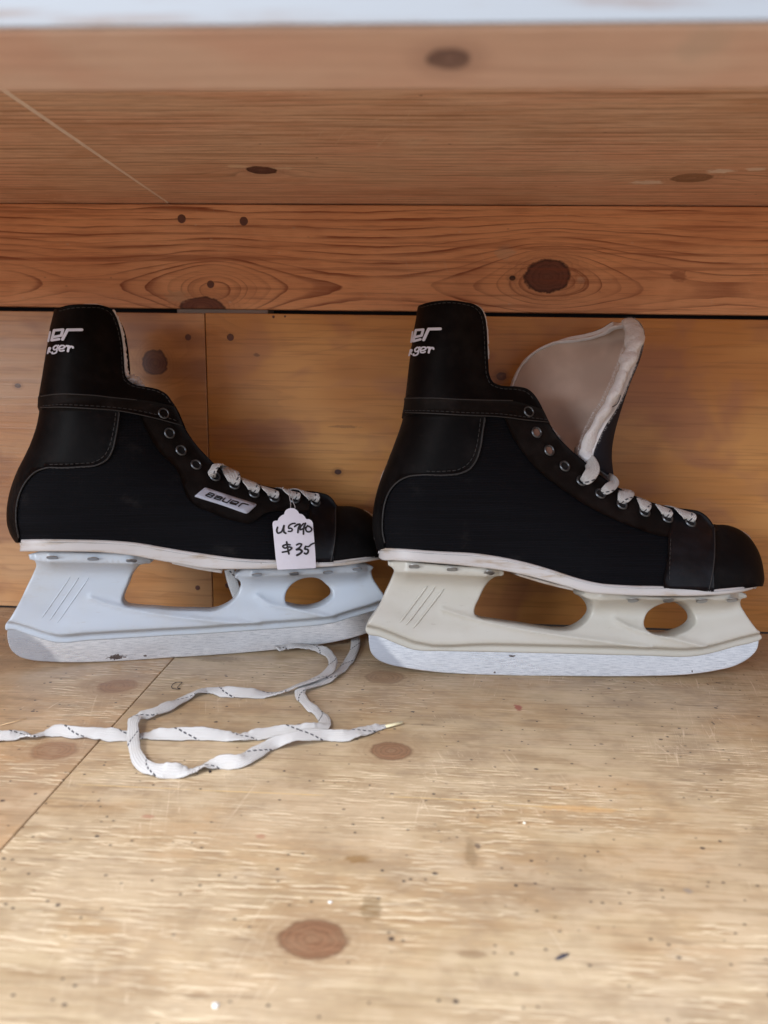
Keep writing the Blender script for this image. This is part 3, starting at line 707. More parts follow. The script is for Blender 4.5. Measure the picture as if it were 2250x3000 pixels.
    sb = [(x, y) for x, y in d['bottom']]; bu = np.array([s.pix(*p) for p in sb]); W_ = np.maximum(s.W(bu), .02)
    u0, u1 = s.uv(*d['sole_ends'][0], 0)[0], s.uv(*d['sole_ends'][1], 0)[0]
    def hs(P):
        P = np.atleast_2d(P); wv = np.interp(P[:, 0], bu[:, 0], W_) + .0016
        a = np.clip((P[:, 0] - u0) / .034, 0.004, 1); b = np.clip((u1 - P[:, 0]) / .036, .004, 1)
        return wv * (1 - (1 - a) ** 2.2) ** (1 / 2.2) * (1 - (1 - b) ** 2.2) ** (1 / 2.2)
    def pixh(px, py, hf):
        n = .01
        for _ in range(12): u = s.uv(px, py, n); n = .5 * n + .5 * float(hf(u)[0])
        return s.uv(px, py, n)
    def lineh(pts, hf, n=5): return [pixh(p[0], p[1], hf) for p in smooth_line([np.array(p, float) for p in pts], n)]
    so = lineh(d['bottom'], hs) + lineh(d['sole_bottom'][::-1], hs)
    so = np.array([p for i, p in enumerate(so) if i == 0 or np.linalg.norm(p - so[i - 1]) > 2e-4])
    slab(s, 'midsole', so, [], hs, sole_m, step=.004, rim=.0014)
    hk = lambda P: np.full(len(np.atleast_2d(P)), .020)
    sh = lineh(d['shank_top'], hk) + lineh(d['shank_bottom'][::-1], hk)
    slab(s, 'shank', np.array(sh), [], hk, sole_m, step=.005, rim=.0007)
    # ---- holder
    fl = []
    for (p, q) in d['flanges']:
        a, b = s.uv(*p, .024), s.uv(*q, .024); fl.append((a, b))
    bl = uvn(s, [(p[0], p[1], 5) for p in smooth_line(np.array(d['holder_bottom'], float), 4)])
    cre = [uvn(s, [(p[0], p[1], 7) for p in smooth_line(np.array(c, float), 4)]) for c in d['creases']]
    sst = lambda x: np.clip(x, 0, 1) ** 2 * (3 - 2 * np.clip(x, 0, 1))
    def hh_(P):
        P = np.atleast_2d(P); db = seg_dist(P, bl); h = .0044 + .0078 * sst((db - .0042) / .0040) - .0052 * sst((db - .010) / .022)
        for (a, b) in fl:
            vf = a[1] + (b[1] - a[1]) * (P[:, 0] - a[0]) / (b[0] - a[0]); inx = (P[:, 0] > a[0] - .012) & (P[:, 0] < b[0] + .012)
            k = np.clip((P[:, 1] - (vf - .0135)) / .0135, 0, 1); tgt = .0235 * np.clip((P[:, 0] - a[0] + .006) / .018, .45, 1) ** .6 * np.clip((b[0] + .006 - P[:, 0]) / .018, .45, 1) ** .6
            h = np.where(inx, h + (tgt - h) * k ** 2.3, h)
        for c_ in cre:
            dd = seg_dist(P, c_); h = h + .0018 * np.exp(-(dd / .0018) ** 2)
        return h
    ho = np.array(lineh(d['holder'], hh_, 3)); ho = np.array([p for i, p in enumerate(ho) if i == 0 or np.linalg.norm(p - ho[i - 1]) > 2e-4])
    hl = [np.array([pixh(p[0], p[1], lambda P: np.full(1, .0068)) for p in smooth_line([np.array(p, float) for p in hp], 4, True)]) for hp in d['holes']]
    blr = resample(bl, .0018, False); cre_r = [resample(c_, .002, False) for c_ in cre]
    exx = np.vstack([blr + [0, k] for k in (.003, .0045, .0055, .0065, .0075, .0085, .010)] + [np.c_[np.linspace(a[0], b[0], 60), np.linspace(a[1], b[1], 60) + k] for a, b in fl for k in (0, -.001, -.002, -.0032, -.0045, -.006, -.008)] + [c_ + [0, k] for c_ in cre_r for k in (-.002, -.001, 0, .001, .002)])
    hd = slab(s, 'blade_holder', ho, hl, hh_, d['hold_mat'], step=.0036, rim=.0012, extra=exx)
    def hold3(px, py, off=0):
        u = pixh(px, py, hh_); e = 3e-4; g_ = np.array([float(hh_(u + [e, 0])[0] - hh_(u - [e, 0])[0]), float(hh_(u + [0, e])[0] - hh_(u - [0, e])[0])]) / (2 * e)
        n = np.array([-g_[0], -g_[1], 1]); n /= np.linalg.norm(n); h = float(hh_(u)[0]); return np.array([u[0] + n[0] * off, -(h + n[2] * off), u[1] + n[1] * off]), np.array([n[0], -n[2], n[1]])
    for p in d['rivets']:
        c_, n_ = hold3(*p); mb = MB(); mb.add(disc(c_ + np.array([0, -.0016, -.0002]), np.array([0, -.45, -.89]), .0038, .0005, .1)); mb.build('rivet', rivet_m, hd)
    for a, b in d['ribs']:
        mb = MB(); P3 = [hold3(a[0] + (b[0] - a[0]) * t, a[1] + (b[1] - a[1]) * t, d['rib_off'])[0] for t in np.linspace(0, 1, 9)]
        mb.add(tube(P3, [.0003] + [d['rib_r']] * 7 + [.0003], 8)); mb.build('moulded_rib', d['rib_mat'] or d['hold_mat'], hd)
    # ---- blade
    hb = lambda P: np.full(len(np.atleast_2d(P)), .0016)
    bo = [s.uv(p[0], p[1], .0016) for p in smooth_line([np.array(p, float) for p in d['blade']], 5)]
    bt = [p + np.array([0, .006]) for p in bl[::-1]]
    b3 = np.array(bo + [q for q in bt if q[0] < max(p[0] for p in bo) - .003 and q[0] > min(p[0] for p in bo) + .003])
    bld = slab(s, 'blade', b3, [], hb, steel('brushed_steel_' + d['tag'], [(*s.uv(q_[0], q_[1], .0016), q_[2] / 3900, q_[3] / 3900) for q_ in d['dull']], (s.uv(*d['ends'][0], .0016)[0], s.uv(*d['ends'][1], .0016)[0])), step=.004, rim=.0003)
    # ---- eyelets
    for i, (px, py) in enumerate(d['eyelets']):
        u = s.pix(px, py); c_ = s.at(u, .0018)[0]; n_ = s.nrm(u)[0]; n3 = np.array([n_[0], -n_[2], n_[1]])
        mb = MB(); mb.add(disc(c_, n3, .0042, .0009, hole=.66)); ob = mb.build('eyelet', eye_m, R)
        mb = MB(); mb.add(disc(c_ - n3 * .0002, n3, .0030, .00015)); mb.build('eyelet_hole', hole_t if i in d['lining_holes'] else hole_m, ob)  # tan disc where the lining shows, near-black disc elsewhere
    # ---- laces through the eyelets
    def lace(path, sv, name='lace'):
        P = smooth_line([np.r_[s.px3(p[0], p[1], p[2]), p[3] / 1000] if p[2] > -99 else None for p in path], 8)
        Sv = smooth_line([np.array(v, float) for v in sv], max(1, int(8 * (len(path) - 1) / (len(sv) - 1)))) if len(sv) > 1 else np.array([sv[0]] * len(P))
        Sv = np.array([Sv[min(int(i * (len(Sv) - 1) / (len(P) - 1) + .5), len(Sv) - 1)] for i in range(len(P))])
        S3 = np.c_[Sv[:, 0], -Sv[:, 1], Sv[:, 2]]; vf, U_ = ribbon(P[:, :3], S3, P[:, 3], .0013); mb = MB(); mb.add(vf, U_); return mb.build(name, lace_m, R)
    for path, sv in d['laces']: lace(path, sv)
    return s

# ------------------------------------------------------------------ left skate
def shift(L_, dx, dy): return [(x + dx, y + dy) for x, y in L_]
left = dict(tag='a', label='black ice skate with silver side badge, price tag and lace ends trailing on the floor',
    origin=(325, 1937), yaw=math.radians(15.0), lean=math.radians(9),
    heel=[(172, 914), (166, 940), (159, 969), (152, 1013), (143, 1067), (134, 1121), (127, 1161), (124, 1206), (118, 1241), (105, 1284), (83, 1335), (61, 1378), (43, 1425), (33, 1465), (29, 1501), (31, 1537), (40, 1565), (56, 1590)],
    toe=[(985, 1484), (1005, 1483), (1035, 1485), (1062, 1494), (1088, 1514), (1105, 1537), (1117, 1565), (1123, 1595), (1124, 1620), (1120, 1634)],
    top=[(178, 907), (200, 900), (253, 896), (296, 898), (318, 906), (333, 926), (345, 960), (353, 1000), (358, 1050), (362, 1092), (366, 1108), (378, 1123), (400, 1134), (434, 1140), (464, 1147), (486, 1160), (502, 1181), (517, 1214), (531, 1247)],
    throat=[(533, 1251), (553, 1282), (579, 1315), (607, 1345), (630, 1368), (658, 1388), (690, 1402), (722, 1414), (756, 1424), (790, 1432), (820, 1438), (877, 1442), (933, 1447), (956, 1453), (970, 1463), (980, 1479)],
    bottom=[(60, 1581), (108, 1580), (217, 1581), (325, 1584), (398, 1590), (470, 1602), (540, 1614), (594, 1622), (688, 1635), (801, 1641), (926, 1643), (975, 1643), (1027, 1637), (1085, 1628), (1118, 1624)],
    sole_ends=((52, 1600), (1128, 1630)),
    sole_bottom=[(56, 1616), (100, 1616), (145, 1616), (325, 1621), (400, 1630), (450, 1640), (520, 1652), (590, 1664), (640, 1668), (703, 1668), (813, 1666), (926, 1663), (1027, 1655), (1085, 1645), (1116, 1639)],
    shank_top=[(505, 1646), (575, 1658), (652, 1670)], shank_bottom=[(503, 1652), (575, 1668), (650, 1680)],
    ctrl=[(80, 1590, 30), (200, 1590, 32), (400, 1600, 30), (600, 1630, 33), (800, 1640, 40), (950, 1640, 39), (1080, 1620, 33), (1110, 1600, 30),
          (80, 1500, 33), (250, 1470, 36), (450, 1480, 36), (650, 1540, 38), (800, 1560, 38), (950, 1560, 35), (1070, 1560, 29),
          (150, 1300, 33), (300, 1300, 37), (420, 1330, 33), (130, 1190, 33), (280, 1190, 37), (430, 1190, 24), (510, 1190, 17),
          (160, 1000, 35), (250, 1000, 37), (340, 1000, 14), (180, 910, 34), (250, 900, 33), (315, 910, 17), (362, 1090, 12),
          (545, 1270, 15), (605, 1345, 14), (690, 1402, 14), (790, 1432, 13), (880, 1442, 13), (970, 1463, 12),
          (494, 1271, 22), (572, 1365, 21), (685, 1426, 20), (803, 1464, 20), (922, 1475, 18), (700, 1480, 32), (560, 1420, 31)],
    counter=[(110, 1196), (181, 1196), (253, 1200), (349, 1209, 1), (345, 1241), (338, 1284), (331, 1317), (315, 1345), (286, 1362), (235, 1368), (181, 1371), (137, 1372), (105, 1385), (80, 1411), (61, 1447), (52, 1487), (51, 1530), (58, 1573), (60, 1600, 1), (-20, 1600), (-20, 1400), (60, 1240)],
    eyestay=[(405, 1205), (430, 1266), (452, 1306), (481, 1342), (514, 1374), (530, 1410), (545, 1452), (575, 1485), (613, 1501), (688, 1528), (734, 1533), (752, 1523), (771, 1509), (820, 1500), (900, 1500), (940, 1490), (990, 1476, 1), (990, 1400), (700, 1330), (560, 1180)],
    band=[(905, 1440, 1), (903, 1500), (908, 1570), (912, 1660, 1), (969, 1662, 1), (976, 1620), (981, 1540), (980, 1475), (975, 1440, 1)],
    toecap=[(972, 1440, 1), (976, 1480), (978, 1540), (972, 1600), (966, 1680, 1), (1180, 1680), (1200, 1560), (1150, 1450)],
    cuff=[(100, 1190), (181, 1190), (253, 1195), (340, 1203), (398, 1212), (467, 1227), (545, 1247, 1), (600, 1180), (520, 1080), (400, 860), (200, 850), (100, 950)],
    tape=[(100, 1162), (163, 1156), (253, 1159), (325, 1168), (400, 1176), (470, 1186), (520, 1200), (560, 1246, 1), (467, 1229), (398, 1214), (340, 1205), (253, 1197), (181, 1192), (100, 1192)],
    stitches=[[(349, 1213), (345, 1241), (338, 1284), (331, 1317), (314, 1346), (286, 1363), (235, 1370), (181, 1373), (137, 1374), (106, 1387), (82, 1413), (64, 1449), (55, 1487), (54, 1530), (60, 1572)],
              [(338, 1212), (335, 1240), (328, 1282), (320, 1312), (306, 1336), (282, 1352), (235, 1358), (181, 1361), (140, 1363)]],
    stitches_top=[[(136, 1190), (181, 1187), (253, 1191), (340, 1199), (398, 1207), (467, 1221), (524, 1238)], [(184, 916), (215, 909), (253, 906), (295, 908), (316, 920), (330, 945), (343, 990), (350, 1045), (354, 1095), (360, 1118), (378, 1134), (410, 1143), (460, 1154), (482, 1166), (500, 1192)]],
    piping=[([(128, 1195), (181, 1194), (253, 1198), (340, 1206), (398, 1216), (467, 1231), (531, 1248)], .0020, .00045), ([(130, 1162), (163, 1157), (253, 1160), (325, 1169), (400, 1177)], .0022, .0004),
            ([(348, 1209), (345, 1241), (338, 1284), (330, 1318), (315, 1345), (286, 1362), (235, 1368), (181, 1371), (137, 1372), (105, 1385), (80, 1411), (61, 1447), (52, 1487), (51, 1530), (58, 1573)], .0009, .0006),
            ([(968, 1646), (975, 1614), (981, 1560), (982, 1520), (980, 1484)], .0014, .0004)],
    felt=[([(325, 911), (337, 930), (349, 962), (357, 1002), (362, 1050), (366, 1090), (370, 1104)], .0022), ([(200, 899), (253, 895), (298, 897), (325, 911)], .0011)],
    tongue_from=20, tongue_out=False,
    flanges=[((85, 1644), (441, 1652)), ((690, 1690), (1092, 1674))],
    holder=[(82, 1625), (108, 1618), (145, 1617), (250, 1619), (362, 1623), (427, 1631), (441, 1640), (441, 1649), (423, 1652), (401, 1660), (387, 1678), (373, 1713), (362, 1739), (357, 1760), (365, 1773), (391, 1779), (452, 1783), (500, 1788), (575, 1790), (632, 1789), (662, 1776), (685, 1758), (700, 1735), (706, 1712), (700, 1699), (688, 1693), (692, 1682), (711, 1671), (741, 1668), (813, 1667), (926, 1665), (990, 1659), (1046, 1651), (1080, 1654), (1095, 1663), (1089, 1672), (1092, 1690), (1107, 1716), (1124, 1740), (1140, 1762), (1142, 1770),
            (1136, 1777), (1088, 1793), (1027, 1811), (978, 1826), (877, 1838), (726, 1849), (600, 1858), (500, 1863), (434, 1867), (253, 1878), (163, 1884), (127, 1875), (72, 1857), (29, 1845), (16, 1848), (13, 1836), (29, 1811), (54, 1768), (80, 1713), (98, 1676), (105, 1655), (100, 1643), (86, 1640)],
    holder_bottom=[(13, 1846), (29, 1846), (72, 1857), (127, 1875), (163, 1884), (253, 1879), (434, 1868), (600, 1859), (726, 1849), (877, 1838), (978, 1826), (1027, 1811), (1088, 1793), (1142, 1772)],
    holes=[[(835, 1758), (839, 1735), (858, 1709), (881, 1694), (907, 1689), (933, 1694), (956, 1712), (974, 1733), (975, 1746), (960, 1761), (922, 1778), (896, 1781), (858, 1776), (839, 1768)]],
    creases=[[(755, 1745), (790, 1768), (850, 1778), (900, 1790), (980, 1808)], [(268, 1752), (330, 1772), (450, 1794), (600, 1812), (760, 1826)]],
    rivets=[(155, 1632), (274, 1636), (386, 1641), (753, 1682), (861, 1679), (960, 1675), (1046, 1666)],
    ribs=[((206, 1690), (123, 1810)), ((231, 1692), (145, 1818)), ((260, 1693), (168, 1825))], rib_off=-.0001, rib_r=.0005, rib_mat=None, hold_mat=hold_l,
    blade=[(21, 1845), (22, 1876), (33, 1905), (54, 1923), (90, 1934), (145, 1939), (325, 1938), (500, 1927), (600, 1921), (814, 1903), (934, 1889), (1030, 1869), (1090, 1848), (1125, 1822), (1138, 1790), (1140, 1778)],
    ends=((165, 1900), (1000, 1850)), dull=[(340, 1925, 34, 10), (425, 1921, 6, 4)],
    eyelets=[(477, 1214), (494, 1271), (528, 1322), (572, 1365), (628, 1400), (685, 1426), (743, 1451), (803, 1464), (862, 1467), (922, 1475)], lining_holes=(),
    laces=[])
# ------------------------------------------------------------------ right skate
right = dict(tag='b', label='black ice skate with tan-lined tongue pulled up and forward, no side badge',
    origin=(1650, 1980), yaw=math.radians(2.5), lean=math.radians(12),
    heel=[(1229, 903), (1227, 915), (1224, 937), (1218, 969), (1209, 1031), (1202, 1085), (1195, 1147), (1186, 1215), (1177, 1248), (1158, 1302), (1137, 1356), (1115, 1414), (1101, 1465), (1094, 1519), (1094, 1555), (1101, 1588), (1107, 1613)],
    toe=[(2083, 1541), (2100, 1538), (2128, 1540), (2156, 1550), (2185, 1572), (2205, 1603), (2216, 1635), (2220, 1671), (2220, 1697), (2214, 1716)],
    top=[(1234, 898), (1255, 891), (1296, 885), (1354, 888), (1386, 895), (1405, 909), (1415, 930), (1420, 960), (1423, 1013), (1426, 1067), (1430, 1103), (1440, 1123), (1462, 1133), (1513, 1137), (1540, 1143), (1555, 1154), (1571, 1175), (1589, 1210), (1605, 1244)],
    throat=[(1607, 1248), (1627, 1279), (1648, 1303), (1672, 1326), (1715, 1362), (1747, 1391), (1776, 1413), (1809, 1434), (1852, 1456), (1906, 1477), (1957, 1490), (2015, 1497), (2040, 1501), (2058, 1510), (2073, 1525), (2080, 1538)],
    bottom=[(1111, 1605), (1168, 1607), (1285, 1615), (1403, 1622), (1481, 1634), (1559, 1652), (1620, 1670), (1697, 1695), (1758, 1709), (1831, 1715), (1950, 1718), (2041, 1723), (2073, 1727), (2120, 1724), (2180, 1717), (2212, 1712)],
    sole_ends=((1105, 1620), (2214, 1720)),
    sole_bottom=[(1110, 1634), (1119, 1640), (1148, 1642), (1246, 1648), (1363, 1658), (1481, 1673), (1599, 1701), (1665, 1720), (1722, 1736), (1795, 1742), (1939, 1747), (2048, 1746), (2120, 1742), (2185, 1733), (2209, 1726)],
    shank_top=[(1524, 1682), (1600, 1703), (1682, 1724)], shank_bottom=[(1521, 1688), (1600, 1712), (1680, 1731)],
    ctrl=[(1130, 1605, 30), (1250, 1612, 32), (1450, 1630, 30), (1600, 1665, 33), (1850, 1715, 41), (2000, 1718, 40), (2120, 1715, 36), (2190, 1710, 32),
          (1150, 1500, 33), (1300, 1480, 36), (1500, 1500, 37), (1700, 1610, 38), (1850, 1640, 38), (2000, 1640, 36), (2150, 1640, 31),
          (1200, 1300, 33), (1350, 1330, 37), (1480, 1350, 33), (1210, 1200, 34), (1350, 1200, 38), (1500, 1190, 26), (1565, 1190, 19),
          (1230, 1000, 35), (1320, 1000, 37), (1415, 1000, 22), (1240, 905, 34), (1320, 895, 35), (1400, 915, 24), (1428, 1100, 22),
          (1620, 1270, 17), (1672, 1326, 16), (1747, 1391, 15), (1852, 1456, 14), (1957, 1490, 13), (2058, 1510, 12),
          (1568, 1269, 24), (1650, 1369, 22), (1758, 1446, 21), (1886, 1502, 20), (2019, 1534, 18), (1760, 1520, 33), (1620, 1430, 32)],
    counter=[(1160, 1214), (1267, 1216), (1375, 1222), (1419, 1226, 1), (1413, 1266), (1406, 1313), (1394, 1349), (1375, 1374), (1347, 1387), (1303, 1392), (1238, 1392), (1195, 1398), (1166, 1414), (1144, 1440), (1131, 1472), (1124, 1519), (1124, 1559), (1130, 1590), (1132, 1625, 1), (1040, 1625), (1040, 1400), (1120, 1260)],
    eyestay=[(1470, 1215), (1478, 1232), (1498, 1278), (1534, 1332), (1581, 1386), (1653, 1441), (1725, 1488), (1798, 1524), (1870, 1553), (1950, 1576), (1990, 1578), (2092, 1560, 1), (2100, 1440), (1900, 1400), (1700, 1270), (1620, 1180)],
    band=[(1958, 1470, 1), (1956, 1570), (1954, 1635), (1951, 1740, 1), (2076, 1745, 1), (2088, 1660), (2090, 1580), (2086, 1470, 1)],
    toecap=[(2084, 1500, 1), (2087, 1581), (2085, 1650), (2074, 1750, 1), (2300, 1760), (2300, 1600), (2200, 1490)],
    cuff=[(1150, 1208), (1267, 1210), (1375, 1216), (1477, 1222), (1538, 1230), (1615, 1239, 1), (1680, 1180), (1600, 1080), (1480, 850), (1260, 840), (1150, 950)],
    tape=[(1160, 1167), (1267, 1168), (1357, 1174), (1430, 1177), (1498, 1179), (1545, 1190), (1585, 1205), (1625, 1240, 1), (1538, 1232), (1477, 1224), (1375, 1218), (1267, 1212), (1160, 1210)],
    stitches=[[(1419, 1230), (1413, 1266), (1406, 1313), (1394, 1350), (1375, 1376), (1347, 1389), (1303, 1394), (1238, 1394), (1196, 1400), (1168, 1416), (1146, 1442), (1134, 1474), (1127, 1519), (1127, 1559), (1132, 1584)],
              [(1405, 1228), (1401, 1266), (1394, 1310), (1383, 1341), (1366, 1363), (1343, 1376), (1303, 1381), (1238, 1382)],
              [(1958, 1700), (1959, 1640), (1962, 1575)]],
    stitches_top=[[(1190, 1205), (1267, 1206), (1375, 1212), (1477, 1218), (1538, 1226), (1598, 1233)], [(1243, 904), (1262, 899), (1300, 893), (1352, 896), (1382, 904), (1397, 917), (1405, 936), (1410, 965), (1413, 1013), (1416, 1067), (1420, 1104), (1433, 1131), (1462, 1143), (1512, 1147), (1535, 1153), (1548, 1163), (1562, 1183)]],
    piping=[([(1188, 1211), (1267, 1213), (1375, 1219), (1477, 1225), (1538, 1233), (1604, 1240)], .0020, .00045), ([(1194, 1168), (1267, 1168), (1357, 1174), (1498, 1178)], .0022, .0004),
            ([(1419, 1224), (1413, 1266), (1406, 1313), (1394, 1349), (1375, 1374), (1347, 1387), (1303, 1392), (1238, 1392), (1195, 1398), (1166, 1414), (1144, 1440), (1131, 1472), (1124, 1519), (1124, 1559), (1130, 1590)], .0009, .0006),
            ([(2074, 1728), (2086, 1670), (2091, 1600), (2089, 1550)], .0014, .0004)],
    felt=[([(1392, 896), (1409, 908), (1419, 930), (1424, 960), (1427, 1013), (1428, 1050)], .0014)],
    tongue_from=20, tongue_out=True,
    flanges=[((1140, 1674), (1477, 1690)), ((1714, 1757), (2191, 1757))],
    holder=[(1136, 1646), (1165, 1643), (1246, 1651), (1363, 1660), (1458, 1668), (1477, 1675), (1476, 1685), (1454, 1689), (1434, 1702), (1418, 1724), (1403, 1756), (1391, 1783), (1391, 1799), (1403, 1809), (1442, 1817), (1520, 1829), (1599, 1842), (1650, 1848), (1679, 1846), (1704, 1834), (1722, 1816), (1735, 1791), (1738, 1770), (1730, 1757), (1715, 1751), (1708, 1744), (1710, 1738), (1831, 1743), (1939, 1749), (2084, 1746), (2187, 1740), (2191, 1750), (2174, 1756), (2171, 1769), (2182, 1791), (2203, 1823), (2228, 1856), (2235, 1867), (2232, 1874), (2221, 1879),
            (2156, 1895), (2084, 1915), (2030, 1924), (1903, 1922), (1700, 1917), (1442, 1911), (1300, 1908), (1210, 1904), (1168, 1889), (1109, 1865), (1076, 1857), (1070, 1846), (1072, 1836), (1085, 1814), (1109, 1779), (1128, 1736), (1148, 1693), (1155, 1674), (1150, 1664), (1137, 1656)],
    holder_bottom=[(1072, 1856), (1109, 1866), (1168, 1889), (1207, 1904), (1442, 1911), (1700, 1917), (1903, 1922), (2030, 1924), (2084, 1915), (2156, 1895), (2232, 1877)],
    holes=[[(1885, 1830), (1892, 1805), (1910, 1780), (1936, 1763), (1965, 1759), (1994, 1765), (2019, 1783), (2035, 1805), (2037, 1820), (2023, 1838), (1994, 1852), (1965, 1860), (1928, 1859), (1900, 1851), (1888, 1841)]],
    creases=[[(1802, 1815), (1840, 1835), (1900, 1852), (1960, 1866), (2010, 1880), (2056, 1892)], [(1300, 1785), (1375, 1808), (1480, 1832), (1620, 1856), (1760, 1875), (1900, 1896)]],
    rivets=[(1213, 1659), (1324, 1667), (1432, 1677), (1853, 1757), (1956, 1757), (2053, 1759), (2142, 1756)],
    ribs=[((1252, 1716), (1171, 1824)), ((1274, 1720), (1190, 1831)), ((1301, 1724), (1211, 1840))], rib_off=.0001, rib_r=.0008, rib_mat=None, hold_mat=hold_r,
    blade=[(1080, 1850), (1081, 1885), (1087, 1912), (1105, 1932), (1136, 1946), (1187, 1957), (1273, 1969), (1442, 1978), (1650, 1981), (1780, 1982), (1903, 1981), (2030, 1975), (2102, 1964), (2156, 1950), (2200, 1924), (2218, 1903), (2224, 1876)],
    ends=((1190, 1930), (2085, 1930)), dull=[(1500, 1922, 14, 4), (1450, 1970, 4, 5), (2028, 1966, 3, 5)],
    eyelets=[(1545, 1209), (1568, 1269), (1605, 1322), (1650, 1369), (1700, 1412), (1755, 1450), (1818, 1482), (1885, 1504), (1952, 1522), (2019, 1534)], lining_holes=(0, 1, 2),
    laces=[])
SL = build_skate(left)
SR = build_skate(right)

# ------------------------------------------------------------------ laces crossing the boots
def cross_lace(s, E, T, w0=7.0, lift=3.0, side=(1, 0, -.35), far=(-14, 6), tip=-16, widths=None, name='lace'):
    """from an eyelet E up over the facing edge at T and across to the far side"""
    uE = s.pix(*E); nE = float(s.t(uE)[0]); uT = s.pix(*T); nT = max(float(s.t(uT)[0]), .010)
    pts = [(s.at(uE, .0004)[0], .42), (s.at(uE, .0024)[0] + np.array([0, 0, .0015]), .75)]
    mid = s.pix(E[0] * .45 + T[0] * .55, E[1] * .45 + T[1] * .55); pts.append((s.at(mid, lift / 1000)[0], 1.12))
    tp = s.px3(T[0], T[1], nT * .5 + .003); pts.append((tp, 1.0))
    fp = tp + np.array([far[0] / 3600., nT + .010, -far[1] / 3600.]); pts.append((fp, .95))
    fq = fp + np.array([far[0] / 3600., .012, -.006]); pts.append((fq, .9))
    P = smooth_line([np.r_[p, w_ * w0 * 1.28 / 1000] for p, w_ in pts], 7); sv = np.array(side, float); sv /= np.linalg.norm(sv)
    vf, U_ = ribbon(P[:, :3], [sv] * len(P), P[:, 3], .0013); mb = MB(); mb.add(vf, U_); return mb.build(name, lace_m, s.root)
cross_lace(SL, (685, 1424), (664, 1372), 8.5, 4.0, (1, 0, -.25), far=(-20, 2))
cross_lace(SL, (743, 1446), (722, 1406), 8.5, 3.2, (1, 0, -.35))
cross_lace(SL, (801, 1462), (775, 1426), 8.5, 3.0, (1, 0, -.35), far=(-24, 4))
cross_lace(SL, (864, 1466), (842, 1436), 8.5, 3.0, (1, 0, -.3), far=(-24, 4))
cross_lace(SL, (918, 1472), (892, 1440), 9.0, 3.0, (1, 0, -.3), far=(-30, 4))
def px_ribbon(s, pts, sides, th=.0014, name='lace', parent=None):
    """pts: (px, py, n mm, width mm) in the boot's frame"""
    P = smooth_line([np.r_[s.px3(p[0], p[1], p[2] / 1000), p[3] / 1000] for p in pts], 8)
    sd = [np.array([v[0], -v[1], v[2]], float) for v in sides]; sd = smooth_line([np.array(v) for v in sd], 8) if len(sd) > 1 else [sd[0]] * len(P)
    vf, U_ = ribbon(P[:, :3], sd, P[:, 3], th); mb = MB(); mb.add(vf, U_); return mb.build(name, lace_m, parent or s.root)
# big loop out of the fifth eyelet, left boot
px_ribbon(SL, [(626, 1399, 22, 3.5), (622, 1385, 25, 6.5), (632, 1366, 22, 8), (646, 1362, 10, 7), (660, 1368, -6, 6)], [(.8, 0, .5), (.8, .2, .5), (.9, .3, .2), (.9, .3, -.2), (1, 0, -.3)])
# right boot
px_ribbon(SR, [(1699, 1412, 22, 3.5), (1716, 1405, 26, 8), (1735, 1381, 25, 9.5), (1731, 1356, 18, 9), (1712, 1340, 6, 8.5), (1684, 1322, -10, 8)], [(.5, 0, -.9), (.6, .1, -.8), (1, .1, 0), (.8, .2, .6), (.1, .3, 1), (0, .3, 1)])
px_ribbon(SR, [(1758, 1446, 21, 4), (1778, 1434, 24, 7), (1796, 1418, 20, 7.5), (1788, 1402, 8, 7), (1768, 1398, -8, 7)], [(.3, 0, -1), (.5, .2, -.8), (.9, .2, -.3), (.3, .4, .9), (0, .3, 1)])
cross_lace(SR, (1818, 1478), (1832, 1436), 7.6, 3.5, (1, 0, -.1), far=(-10, 2))
cross_lace(SR, (1885, 1502), (1880, 1462), 7.6, 3.0, (1, 0, -.35), far=(-24, 4))
cross_lace(SR, (1950, 1518), (1934, 1482), 8.2, 3.0, (1, 0, -.35), far=(-24, 4))
cross_lace(SR, (2016, 1530), (1990, 1492), 9.5, 3.0, (1, 0, -.3), far=(-34, 4))

# ------------------------------------------------------------------ right boot's tongue, pulled out
def c14(x, y): return (1400 + x / 2.765, 880 + y / 2.765)
rows = [  # near edge, outer bulge, far edge (crop pixels)
    ((905, 1330), (1075, 1470), (800, 1330), 8), ((900, 1230), (1078, 1350), (740, 1230), 12), ((935, 1120), (1088, 1220), (640, 1080), 16), ((1000, 985), (1098, 1090), (520, 960), 19),
    ((1075, 870), (1115, 960), (400, 850), 21), ((1140, 740), (1150, 820), (262, 745), 22), ((1185, 630), (1190, 700), (285, 640), 22), ((1225, 530), (1232, 590), (345, 520), 22),
    ((1262, 430), (1268, 480), (450, 415), 21), ((1290, 330), (1292, 380), (620, 335), 19), ((1292, 255), (1294, 290), (830, 310), 15), ((1262, 205), (1266, 225), (1010, 262), 9), ((1225, 180), (1228, 190), (1100, 208), 3)]
Nr, Mr, Fr = [], [], []
for a, b, c_, nn in rows:
    Nr.append(SR.px3(*c14(*a), nn / 1000)); Mr.append(SR.px3(*c14(*b), -.002)); Fr.append(SR.px3(*c14(*c_), -nn * 1.25 / 1000))
Nr, Mr, Fr = (smooth_line(np.array(a), 5) for a in (Nr, Mr, Fr))
K = 21; V_, UVt = [], []
